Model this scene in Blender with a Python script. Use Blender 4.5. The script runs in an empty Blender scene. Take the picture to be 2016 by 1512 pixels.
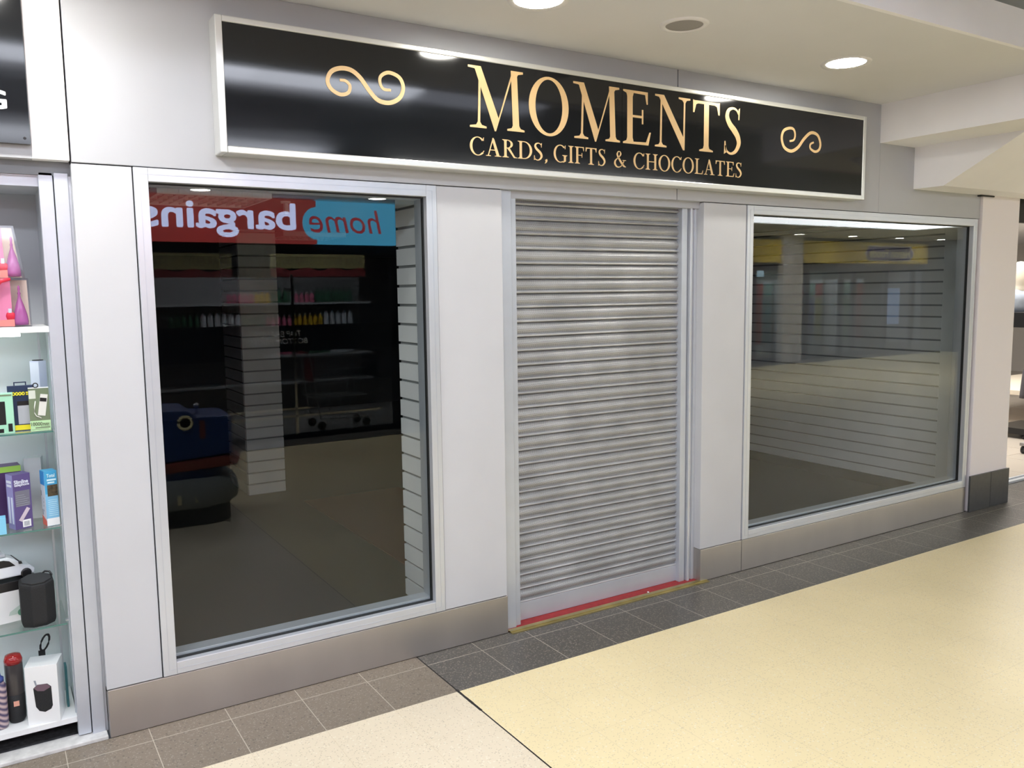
import bpy, bmesh, math, random
from mathutils import Vector, Matrix
random.seed(7)
PI = math.pi
S = bpy.context.scene
C = S.collection

# ------------------------------------------------------------------ camera
cam = bpy.data.objects.new('camera', bpy.data.cameras.new('camera')); C.objects.link(cam)
R = [[0.8466428342868355, -0.5320042229700703, -0.012939006634214968],
     [-0.06912039420878072, -0.08582654487733568, -0.9939095408028027],
     [0.5276535627237737, 0.8423807398892396, -0.10943677082442765]]
M = Matrix.Identity(4)
for i in range(3):
    M[i][0] = R[0][i]; M[i][1] = -R[1][i]; M[i][2] = -R[2][i]
M.translation = (-0.31238, -3.53498, 1.742)
cam.matrix_world = M
cam.data.sensor_width = 36; cam.data.lens = 1653.95 / 2016 * 36
cam.data.clip_start = .02
S.camera = cam

# ------------------------------------------------------------------ world, exposure
w = bpy.data.worlds.new('world'); S.world = w; w.use_nodes = True
w.node_tree.nodes['Background'].inputs[0].default_value = (.75, .85, 1, 1)
w.node_tree.nodes['Background'].inputs[1].default_value = .35
S.view_settings.view_transform = 'Standard'; S.view_settings.look = 'None'
S.view_settings.gamma = 1; S.view_settings.use_curve_mapping = False
S.view_settings.exposure = 0.0
LIGHT = 1.0

def area(name, loc, sx, sy, power, col=(1, 1, 1), rot=(0, 0, 0)):
    l = bpy.data.lights.new(name, 'AREA'); l.shape = 'RECTANGLE'; l.size = sx; l.size_y = sy
    l.energy = power * LIGHT; l.color = col
    o = bpy.data.objects.new(name, l); C.objects.link(o); o.location = loc; o.rotation_euler = rot
    return o

# the mall's roof lighting (roof lights double luminous panels built below; shop lights have none)
area('roof_light_near', (-1.1, -2.01, 3.085), 6.8, .34, 62, (.86, .91, 1))
area('roof_light_far', (-1.2, -4.65, 3.085), 7.4, .8, 70, (.88, .93, 1))
area('roof_fill_mid', (5.6, -4.88, 3.085), 4.6, .34, 26, (.95, .96, 1))  # added lamp for the right side, clear of the sign's reflection
area('opposite_shop_light', (3.2, -8.0, 2.75), 3.4, 1.4, 150, (.95, .97, 1))
area('far_shop_light', (17.4, -10.8, 2.75), 7.5, 1.2, 330, (.85, .93, 1))
area('right_shop_light', (9.4, 2.3, 2.45), 4.4, 3.0, 190, (1, .96, .90))

# ------------------------------------------------------------------ materials
MATS = {}
def mat(name, col, rough=.5, metal=0, spec=.5, emis=None, es=0, noise=0, nscale=8, bump=0, bscale=60, coat=0, stretch=None, vary_rough=0):
    m = bpy.data.materials.new(name); m.use_nodes = True; nt = m.node_tree
    b = nt.nodes['Principled BSDF']
    b.inputs['Base Color'].default_value = (*col, 1); b.inputs['Roughness'].default_value = rough
    b.inputs['Metallic'].default_value = metal; b.inputs['Specular IOR Level'].default_value = spec
    b.inputs['Coat Weight'].default_value = coat
    if emis:
        b.inputs['Emission Color'].default_value = (*emis, 1); b.inputs['Emission Strength'].default_value = es
    if noise or bump or vary_rough:
        tc = nt.nodes.new('ShaderNodeNewGeometry'); mp = nt.nodes.new('ShaderNodeMapping')
        nt.links.new(tc.outputs['Position'], mp.inputs[0])
        if stretch: mp.inputs['Scale'].default_value = stretch
    if noise or vary_rough:
        n = nt.nodes.new('ShaderNodeTexNoise'); n.inputs['Scale'].default_value = nscale; n.inputs['Detail'].default_value = 5
        nt.links.new(mp.outputs[0], n.inputs['Vector'])
        if noise:
            r = nt.nodes.new('ShaderNodeMapRange'); r.inputs['From Min'].default_value = .3; r.inputs['From Max'].default_value = .7
            r.inputs['To Min'].default_value = 1 - noise; r.inputs['To Max'].default_value = 1 + noise * .3
            nt.links.new(n.outputs['Fac'], r.inputs['Value'])
            mx = nt.nodes.new('ShaderNodeVectorMath'); mx.operation = 'SCALE'; mx.inputs[0].default_value = col
            nt.links.new(r.outputs[0], mx.inputs['Scale']); nt.links.new(mx.outputs[0], b.inputs['Base Color'])
        if vary_rough:
            r = nt.nodes.new('ShaderNodeMapRange'); r.inputs['From Min'].default_value = .3; r.inputs['From Max'].default_value = .7
            r.inputs['To Min'].default_value = rough - vary_rough; r.inputs['To Max'].default_value = rough + vary_rough
            nt.links.new(n.outputs['Fac'], r.inputs['Value']); nt.links.new(r.outputs[0], b.inputs['Roughness'])
    if bump:
        n2 = nt.nodes.new('ShaderNodeTexNoise'); n2.inputs['Scale'].default_value = bscale
        nt.links.new(mp.outputs[0], n2.inputs['Vector'])
        bp_ = nt.nodes.new('ShaderNodeBump'); bp_.inputs['Strength'].default_value = bump; bp_.inputs['Distance'].default_value = .002
        nt.links.new(n2.outputs['Fac'], bp_.inputs['Height']); nt.links.new(bp_.outputs[0], b.inputs['Normal'])
    MATS[name] = m
    return m

PANEL = mat('grey_wall_panel', (.585, .60, .625), .38, noise=.05, nscale=2.2, bump=.03, bscale=5)
FASCIA = mat('shaded_fascia_panel', (.47, .485, .51), .42, noise=.05, nscale=1.6)  # pillar paint made darker; the fascia's shade is put into this colour
DARKGAP = mat('dark_gap', (.03, .03, .03), .8)
ALU = mat('anodised_aluminium', (.64, .67, .71), .33, metal=.4, noise=.04, nscale=6)
ALU2 = mat('silver_frame', (.58, .62, .68), .38, metal=.4, noise=.05, nscale=9)
SIGNFR = mat('satin_silver', (.74, .75, .73), .3, metal=.6)
STEEL = mat('brushed_stainless', (.52, .49, .46), .36, metal=.8, noise=.10, nscale=1.7, stretch=(2.2, 1, .8), vary_rough=.06)
RUBBER = mat('black_gasket', (.012, .014, .014), .55)
CEIL = mat('painted_ceiling', (.74, .745, .76), .75, noise=.03, nscale=2)
BEAMW = mat('painted_bulkhead', (.90, .90, .92), .7, noise=.03, nscale=3)
DARKCEIL = mat('dark_roof', (.16, .18, .2), .6)
WHITE = mat('white_paint', (.82, .82, .83), .6, noise=.03, nscale=3)
WHITEB = mat('white_laminate', (.85, .87, .87), .3)
SLAT = mat('slatwall_laminate', (.82, .83, .84), .38, noise=.06, nscale=5)
SLATG = mat('slatwall_groove', (.30, .31, .31), .6)
CARPET = mat('dark_floor_covering', (.034, .034, .032), .55, noise=.3, nscale=160)
REDSTRIP = mat('dull_red_covering', (.13, .035, .025), .85, noise=.2, nscale=120)
REDMAT = mat('red_mat', (.36, .028, .03), .7, noise=.2, nscale=40)
BRASS = mat('worn_brass', (.50, .42, .18), .34, metal=.85, noise=.3, nscale=9)
INNER = mat('unlit_shop_wall', (.035, .035, .035), .8)  # near-black colour carries the darkness of the unlit room
INCEIL = mat('unlit_shop_ceiling', (.16, .16, .15), .8)  # ceiling colour darkened to stand for the missing light
BLACKSIGN = mat('gloss_black_vinyl', (.006, .007, .009), .085, spec=.6, vary_rough=.02, nscale=2, bump=.05, bscale=1.5, stretch=(.5, 1, 7))
GOLD = mat('gold_vinyl', (.86, .60, .30), .36, metal=.35, spec=.6, noise=.22, nscale=3.5)
DARKTILE = mat('charcoal_skirting_tile', (.055, .058, .062), .35, noise=.2, nscale=30)
BLACK = mat('black_plastic', (.012, .012, .013), .35)
BLACKF = mat('black_fabric_mesh', (.014, .015, .016), .75, noise=.4, nscale=300)
GREYP = mat('grey_grille', (.33, .32, .31), .6)
NAVYF = mat('navy_frame', (.03, .045, .075), .35)
SKIN = mat('mannequin_cream', (.74, .66, .54), .5)
CORAL = mat('coral_cloth', (.82, .30, .21), .8, noise=.3, nscale=14)
DENIM = mat('pale_blue_cloth', (.42, .47, .56), .8, noise=.2, nscale=12)
CHARC = mat('charcoal_cloth', (.07, .065, .075), .85)
GLASSGREEN = mat('glass_edge_green', (.08, .20, .17), .15)
LAMPB = mat('bright_lamp_diffuser', (1, 1, 1), .5, emis=(1, .97, .92), es=210)
LAMPS = mat('shop_lamp_diffuser', (1, 1, 1), .5, emis=(1, .96, .9), es=30)
LAMP = mat('lamp_diffuser', (1, 1, 1), .5, emis=(1, .96, .88), es=85)
def emit(name, col, s):
    return mat(name, (.02, .02, .02), .4, emis=col, es=s)
ROOFGL = emit('lit_roof_panel', (.82, .86, 1), 5.5)
ROOFGL2 = emit('lit_roof_panel_dimmer', (.82, .86, 1), 4)
ROOFGL3 = emit('lit_roof_panel_dimmest', (.82, .86, 1), 2.2)
ROOFGLE = emit('lit_roof_panel_bright', (.95, .97, 1), 15)
ROOFGLM = emit('added_roof_panel_warm', (1, .97, .90), 5)
STRIP = emit('display_strip_light', (.85, .97, 1), 13)

def glass(name, f0=.075, tint=(.90, .95, .93), pw=5.0, rough=0.0):
    m = bpy.data.materials.new(name); m.use_nodes = True; nt = m.node_tree
    for n in list(nt.nodes):
        if n.type != 'OUTPUT_MATERIAL': nt.nodes.remove(n)
    out = [n for n in nt.nodes if n.type == 'OUTPUT_MATERIAL'][0]
    lw = nt.nodes.new('ShaderNodeLayerWeight'); lw.inputs['Blend'].default_value = .5
    p = nt.nodes.new('ShaderNodeMath'); p.operation = 'POWER'; p.inputs[1].default_value = pw
    nt.links.new(lw.outputs['Facing'], p.inputs[0])
    ma = nt.nodes.new('ShaderNodeMath'); ma.operation = 'MULTIPLY_ADD'
    ma.inputs[1].default_value = 1 - f0; ma.inputs[2].default_value = f0
    nt.links.new(p.outputs[0], ma.inputs[0])
    t = nt.nodes.new('ShaderNodeBsdfTransparent'); t.inputs[0].default_value = (*tint, 1)
    g = nt.nodes.new('ShaderNodeBsdfGlossy'); g.inputs['Roughness'].default_value = rough
    mx = nt.nodes.new('ShaderNodeMixShader')
    nt.links.new(ma.outputs[0], mx.inputs[0]); nt.links.new(t.outputs[0], mx.inputs[1]); nt.links.new(g.outputs[0], mx.inputs[2])
    nt.links.new(mx.outputs[0], out.inputs[0])
    MATS[name] = m
    return m
GLASS = glass('window_glass', .033, (.95, .97, .965))
GLASSC = glass('clear_glass', .04, (.96, .99, .98))
CLEARP = glass('clear_plastic', .06, (.93, .90, .92), rough=.05)

# floor: dark tile border along both shopfronts, cream speckled tiles between
def floor_mat():
    m = bpy.data.materials.new('terrazzo_floor'); m.use_nodes = True; nt = m.node_tree
    b = nt.nodes['Principled BSDF']; N = nt.nodes.new; L = nt.links.new
    geo = N('ShaderNodeNewGeometry'); sep = N('ShaderNodeSeparateXYZ'); L(geo.outputs['Position'], sep.inputs[0])
    def math_(op, a, b_=None, c=None):
        n = N('ShaderNodeMath'); n.operation = op
        for i, v in enumerate((a, b_, c)):
            if v is None: continue
            if isinstance(v, (int, float)): n.inputs[i].default_value = v
            else: L(v, n.inputs[i])
        return n.outputs[0]
    def mix(f, a, b_):
        n = N('ShaderNodeMix'); n.data_type = 'RGBA'; L(f, n.inputs[0])
        for i, v in ((6, a), (7, b_)):
            if isinstance(v, tuple): n.inputs[i].default_value = (*v, 1)
            else: L(v, n.inputs[i])
        return n.outputs[2]
    X, Y = sep.outputs[0], sep.outputs[1]
    def near(v, w_):      # 1 where |v|<w_
        return math_('LESS_THAN', math_('ABSOLUTE', v), w_)
    def cell(v, off, step):   # signed distance to the nearest grid line
        return math_('SUBTRACT', math_('FLOORED_MODULO', math_('ADD', math_('SUBTRACT', v, off), step / 2), step), step / 2)
    gx = cell(X, 1.341, .3); gy = cell(Y, -.419, .3)
    left = math_('LESS_THAN', X, 1.341)
    jx = near(gx, .0016)
    # speckles
    v1 = N('ShaderNodeTexVoronoi'); v1.inputs['Scale'].default_value = 150; L(geo.outputs['Position'], v1.inputs['Vector'])
    v2 = N('ShaderNodeTexVoronoi'); v2.inputs['Scale'].default_value = 95; L(geo.outputs['Position'], v2.inputs['Vector'])
    sc1 = N('ShaderNodeSeparateColor'); L(v1.outputs['Color'], sc1.inputs[0])
    sc2 = N('ShaderNodeSeparateColor'); L(v2.outputs['Color'], sc2.inputs[0])
    sp1 = math_('MULTIPLY', math_('GREATER_THAN', sc1.outputs[0], .80), math_('LESS_THAN', v1.outputs['Distance'], .42))
    sp2 = math_('MULTIPLY', math_('GREATER_THAN', sc2.outputs[1], .86), math_('LESS_THAN', v2.outputs['Distance'], .40))
    nz = N('ShaderNodeTexNoise'); nz.inputs['Scale'].default_value = 1.4; nz.inputs['Detail'].default_value = 4; L(geo.outputs['Position'], nz.inputs['Vector'])
    # cream
    creamL = (.82, .72, .54); creamR = (.90, .77, .46)
    cream = mix(left, creamR, creamL)
    cream = mix(math_('MULTIPLY', sp1, mixf(math_, left, .35, .50)), cream, (.42, .36, .24))
    cream = mix(math_('MULTIPLY', sp2, .5), cream, (.93, .88, .72))
    cream = mix(math_('MULTIPLY', jx, .28), cream, (.60, .50, .30))
    cream = mix(math_('MULTIPLY', near(gy, .0016), .22), cream, (.60, .50, .30))
    # dark tiles
    dark = mix(left, (.105, .098, .086), (.225, .185, .140))
    nz2 = N('ShaderNodeTexNoise'); nz2.inputs['Scale'].default_value = 85; nz2.inputs['Detail'].default_value = 3; L(geo.outputs['Position'], nz2.inputs['Vector'])
    mr = N('ShaderNodeMapRange'); mr.inputs['From Min'].default_value = .56; mr.inputs['From Max'].default_value = .68; L(nz2.outputs['Fac'], mr.inputs['Value'])
    dark = mix(math_('MULTIPLY', mr.outputs[0], .6), dark, (.30, .26, .21))
    dark = mix(math_('MULTIPLY', sp1, .55), dark, (.42, .37, .30))
    dark = mix(math_('MULTIPLY', sp2, .5), dark, (.05, .046, .04))
    jd = math_('MAXIMUM', jx, near(math_('ADD', Y, .111), .002))
    dark = mix(math_('MULTIPLY', jd, .75), dark, (.62, .56, .46))
    isdark = math_('MAXIMUM', math_('GREATER_THAN', Y, -.419), math_('MULTIPLY', math_('LESS_THAN', Y, -5.85), math_('LESS_THAN', X, 9)))
    isdark = math_('MAXIMUM', isdark, math_('LESS_THAN', Y, -9.3))
    base = mix(isdark, cream, dark)
    # black movement joint, opened up next to the border
    wob = N('ShaderNodeTexNoise'); wob.inputs['Scale'].default_value = 14; L(geo.outputs['Position'], wob.inputs['Vector'])
    jw = math_('ADD', .0034, math_('MULTIPLY', math_('MULTIPLY', math_('GREATER_THAN', Y, -.62), math_('LESS_THAN', Y, -.40)), math_('MULTIPLY', wob.outputs['Fac'], .006)))
    bj = math_('MULTIPLY', math_('LESS_THAN', math_('ABSOLUTE', math_('SUBTRACT', X, 1.341)), jw), 1)
    base = mix(bj, base, (.01, .008, .006))
    scl = N('ShaderNodeVectorMath'); scl.operation = 'SCALE'
    L(base, scl.inputs[0])
    r = N('ShaderNodeMapRange'); r.inputs['From Min'].default_value = .3; r.inputs['From Max'].default_value = .7
    r.inputs['To Min'].default_value = .93; r.inputs['To Max'].default_value = 1.03; L(nz.outputs['Fac'], r.inputs['Value']); L(r.outputs[0], scl.inputs['Scale'])
    L(scl.outputs[0], b.inputs['Base Color'])
    b.inputs['Roughness'].default_value = .34
    b.inputs['Specular IOR Level'].default_value = .35
    return m
def mixf(math_, f, a, b):
    return math_('ADD', math_('MULTIPLY', f, b - a), a)
FLOOR = floor_mat()

def shutter_mat():
    m = mat('perforated_galvanised_steel', (.50, .50, .49), .42, metal=.35)
    nt = m.node_tree; b = nt.nodes['Principled BSDF']; N = nt.nodes.new; L = nt.links.new
    geo = N('ShaderNodeNewGeometry'); sep = N('ShaderNodeSeparateXYZ'); L(geo.outputs['Position'], sep.inputs[0])
    def mth(op, a, b_=None):
        n = N('ShaderNodeMath'); n.operation = op
        for i, v in enumerate((a, b_)):
            if v is None: continue
            if isinstance(v, (int, float)): n.inputs[i].default_value = v
            else: L(v, n.inputs[i])
        return n.outputs[0]
    st = .0064
    zi = mth('DIVIDE', sep.outputs[2], st * .866); row = mth('FLOOR', zi)
    zf = mth('SUBTRACT', mth('SUBTRACT', zi, row), .5)
    xi = mth('ADD', mth('DIVIDE', sep.outputs[0], st), mth('MULTIPLY', mth('FLOORED_MODULO', row, 2), .5))
    xf = mth('SUBTRACT', mth('FRACT', xi), .5)
    d = mth('SQRT', mth('ADD', mth('MULTIPLY', xf, xf), mth('MULTIPLY', zf, zf)))
    hole = mth('LESS_THAN', d, .27)
    # no holes on the curled joints of the slats
    ph = mth('FRACT', mth('DIVIDE', mth('SUBTRACT', sep.outputs[2], .100), .07415))
    solid = mth('MULTIPLY', mth('GREATER_THAN', ph, .17), mth('LESS_THAN', ph, .97))
    hole = mth('MULTIPLY', hole, solid)
    nz = N('ShaderNodeTexNoise'); nz.inputs['Scale'].default_value = 5; nz.inputs['Detail'].default_value = 6; L(geo.outputs['Position'], nz.inputs['Vector'])
    mr = N('ShaderNodeMapRange'); mr.inputs['From Min'].default_value = .35; mr.inputs['From Max'].default_value = .7; mr.inputs['To Min'].default_value = .82; mr.inputs['To Max'].default_value = 1.05
    L(nz.outputs['Fac'], mr.inputs['Value'])
    vs = N('ShaderNodeVectorMath'); vs.operation = 'SCALE'; vs.inputs[0].default_value = (.53, .54, .55); L(mr.outputs[0], vs.inputs['Scale'])
    mx = N('ShaderNodeMix'); mx.data_type = 'RGBA'; L(hole, mx.inputs[0]); L(vs.outputs[0], mx.inputs[6]); mx.inputs[7].default_value = (.03, .03, .03, 1)
    L(mx.outputs[2], b.inputs['Base Color'])
    L(mth('MULTIPLY', mth('SUBTRACT', 1, hole), .35), b.inputs['Metallic'])
    return m
SHUTTER = shutter_mat()

# ------------------------------------------------------------------ mesh helpers
def bx(bm, x0, x1, y0, y1, z0, z1, mtx=None):
    vs = [bm.verts.new((x, y, z)) for x in (x0, x1) for y in (y0, y1) for z in (z0, z1)]
    if mtx:
        for v in vs: v.co = mtx @ v.co
    for f in ((0, 1, 3, 2), (4, 6, 7, 5), (0, 4, 5, 1), (2, 3, 7, 6), (0, 2, 6, 4), (1, 5, 7, 3)):
        bm.faces.new([vs[i] for i in f])
    return vs
def obj(name, bm, m, parent=None, bevel=0, smooth=False, recalc=True):
    if recalc: bmesh.ops.recalc_face_normals(bm, faces=bm.faces)
    me = bpy.data.meshes.new(name); bm.to_mesh(me); bm.free()
    for x in (m if isinstance(m, (list, tuple)) else [m]): me.materials.append(x)
    if smooth:
        for p in me.polygons: p.use_smooth = True
    o = bpy.data.objects.new(name, me); C.objects.link(o)
    if parent: o.parent = parent
    if bevel:
        b = o.modifiers.new('bevel', 'BEVEL'); b.width = bevel; b.segments = 2; b.limit_method = 'ANGLE'
    return o
def box(name, x0, x1, y0, y1, z0, z1, m, parent=None, bevel=0):
    bm = bmesh.new(); bx(bm, x0, x1, y0, y1, z0, z1); return obj(name, bm, m, parent, bevel)
def boxes(name, lst, m, parent=None, bevel=0):
    bm = bmesh.new()
    for b in lst: bx(bm, *b)
    return obj(name, bm, m, parent, bevel)
def struct(o): o['kind'] = 'structure'; return o
def tag(o, label, cat, group=None):
    o['label'] = label; o['category'] = cat
    if group: o['group'] = group
    return o
def thing(name, label, cat, loc=(0, 0, 0), rz=0, group=None):
    o = bpy.data.objects.new(name, None); C.objects.link(o); o.location = loc; o.rotation_euler = (0, 0, rz)
    o.empty_display_size = .05
    return tag(o, label, cat, group)
def prism(bm, pts, axis, a0, a1, mtx=None):
    """extrude a 2-D outline along an axis; pts are in the two other axes in xyz order"""
    def P(p, a):
        return {'x': (a, p[0], p[1]), 'y': (p[0], a, p[1]), 'z': (p[0], p[1], a)}[axis]
    A = [bm.verts.new(P(p, a0)) for p in pts]; B = [bm.verts.new(P(p, a1)) for p in pts]
    if mtx:
        for v in A + B: v.co = mtx @ v.co
    bm.faces.new(A); bm.faces.new(B[::-1])
    n = len(pts)
    for i in range(n): bm.faces.new((A[i], B[i], B[(i + 1) % n], A[(i + 1) % n]))
def lathe(bm, prof, c=(0, 0, 0), seg=32, cap=True, sx=1, sy=1):
    rings = []
    for r, z in prof:
        rings.append([bm.verts.new((c[0] + sx * r * math.cos(2 * PI * k / seg), c[1] + sy * r * math.sin(2 * PI * k / seg), c[2] + z)) for k in range(seg)])
    for a, b in zip(rings, rings[1:]):
        for k in range(seg): bm.faces.new((a[k], a[(k + 1) % seg], b[(k + 1) % seg], b[k]))
    if cap: bm.faces.new(rings[0][::-1]); bm.faces.new(rings[-1])
def tube(bm, pts, r, seg=8):
    pts = [Vector(p) for p in pts]; rings = []
    for i, p in enumerate(pts):
        d = (pts[min(i + 1, len(pts) - 1)] - pts[max(i - 1, 0)]).normalized()
        u = d.cross(Vector((0, 0, 1)));
        if u.length < .05: u = d.cross(Vector((1, 0, 0)))
        u.normalize(); v = d.cross(u)
        rr = r[i] if isinstance(r, (list, tuple)) else r
        rings.append([bm.verts.new(p + rr * (math.cos(2 * PI * k / seg) * u + math.sin(2 * PI * k / seg) * v)) for k in range(seg)])
    for a, b in zip(rings, rings[1:]):
        for k in range(seg): bm.faces.new((a[k], a[(k + 1) % seg], b[(k + 1) % seg], b[k]))
    bm.faces.new(rings[0][::-1]); bm.faces.new(rings[-1])
def rframe(bm, x0, x1, z0, z1, w_, y0, y1, wr=None, wb=None):
    wr = w_ if wr is None else wr; wb = w_ if wb is None else wb
    bx(bm, x0, x0 + w_, y0, y1, z0, z1); bx(bm, x1 - wr, x1, y0, y1, z0, z1)
    bx(bm, x0 + w_, x1 - wr, y0, y1, z1 - w_, z1); bx(bm, x0 + w_, x1 - wr, y0, y1, z0, z0 + wb)

# text with Blender's built-in face, fitted into a rectangle of the wall plane (facing -y, or +y)
def text(name, body, x0, x1, z0, z1, y, m, parent=None, face=-1, bold=0, shear=0, depth=.0012, keep=False):
    cu = bpy.data.curves.new('t', 'FONT'); cu.body = body; cu.size = 1; cu.shear = shear; cu.resolution_u = 6
    to = bpy.data.objects.new('t', cu); C.objects.link(to)
    dg = bpy.context.evaluated_depsgraph_get(); me = bpy.data.meshes.new_from_object(to.evaluated_get(dg))
    bpy.data.objects.remove(to); bpy.data.curves.remove(cu)
    xs = [v.co.x for v in me.vertices]; zs = [v.co.y for v in me.vertices]
    ax, bxx, az, bz = min(xs), max(xs), min(zs), max(zs)
    bm = bmesh.new(); bm.from_mesh(me); bpy.data.meshes.remove(me)
    for v in bm.verts:
        u = (v.co.x - ax) / (bxx - ax); t = (v.co.y - az) / (bz - az)
        x = x0 + u * (x1 - x0) if face < 0 else x1 - u * (x1 - x0)
        v.co = Vector((x, y, z0 + t * (z1 - z0)))
    polys = [[v.co.copy() for v in f.verts] for f in bm.faces]; bm.free()
    sc = (x1 - x0) / (bxx - ax); sh = [(0, 0)]
    if bold: sh += [(bold * sc * math.cos(q * PI / 4), bold * sc * math.sin(q * PI / 4)) for q in range(8)]
    bm = bmesh.new()
    for j, (dx, dz) in enumerate(sh):
        for q in polys:
            prism(bm, [(c.x + dx, c.z + dz) for c in q], 'y', y, y + face * (depth + .00004 * j))
    return obj(name, bm, m, parent)

# ------------------------------------------------------------------ seriffed capitals for the shop sign
def ribbon(pts, ws, n=10):
    """closed outline of a stroke of varying width through pts (Catmull-Rom), as quads"""
    P = [Vector(p) for p in pts]; m = len(P); out = []
    for i in range(m - 1):
        p0 = P[i - 1] if i else P[0] * 2 - P[1]; p1, p2 = P[i], P[i + 1]; p3 = P[i + 2] if i + 2 < m else P[-1] * 2 - P[-2]
        for k in range(n + (i == m - 2)):
            t = k / n
            q = .5 * ((2 * p1) + (-p0 + p2) * t + (2 * p0 - 5 * p1 + 4 * p2 - p3) * t * t + (-p0 + 3 * p1 - 3 * p2 + p3) * t ** 3)
            out.append((q, ws[i] + (ws[i + 1] - ws[i]) * t))
    A, B = [], []
    for i, (q, ww) in enumerate(out):
        d = (out[min(i + 1, len(out) - 1)][0] - out[max(i - 1, 0)][0]).normalized(); nn = Vector((-d.y, d.x))
        A.append(q + nn * ww / 2); B.append(q - nn * ww / 2)
    return [[tuple(A[i]), tuple(A[i + 1]), tuple(B[i + 1]), tuple(B[i])] for i in range(len(A) - 1)]
def ring(cx, cy, rx, ry, tw, th, a0=0, a1=360, n=44, lean=0):
    qs = []
    for k in range(n):
        a, b = [math.radians(a0 + (a1 - a0) * q / n) for q in (k, k + 1)]
        o = lambda t: (cx + rx * math.cos(t), cy + ry * math.sin(t))
        i = lambda t: (cx + (rx - tw) * math.cos(t - lean), cy + (ry - th) * math.sin(t - lean))
        qs.append([o(a), o(b), i(b), i(a)])
    return qs
def stem(x, t, y0=0, y1=1, sb=(.1, .1), st=(.1, .1), h=.03):
    """a thick upright with bracketed slab ends"""
    L_, R_ = [], []
    p = []
    if sb: p += [(x - sb[0], y0), (x + t + sb[1], y0), (x + t + sb[1], y0 + h), (x + t + .02, y0 + h + .03), (x + t, y0 + h + .09)]
    else: p += [(x, y0), (x + t, y0)]
    if st: p += [(x + t, y1 - h - .09), (x + t + .02, y1 - h - .03), (x + t + st[1], y1 - h), (x + t + st[1], y1), (x - st[0], y1), (x - st[0], y1 - h), (x - .02, y1 - h - .03), (x, y1 - h - .09)]
    else: p += [(x + t, y1), (x, y1)]
    if sb: p += [(x, y0 + h + .09), (x - .02, y0 + h + .03), (x - sb[0], y0 + h)]
    return [p]
T_, H_ = .125, .045
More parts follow.
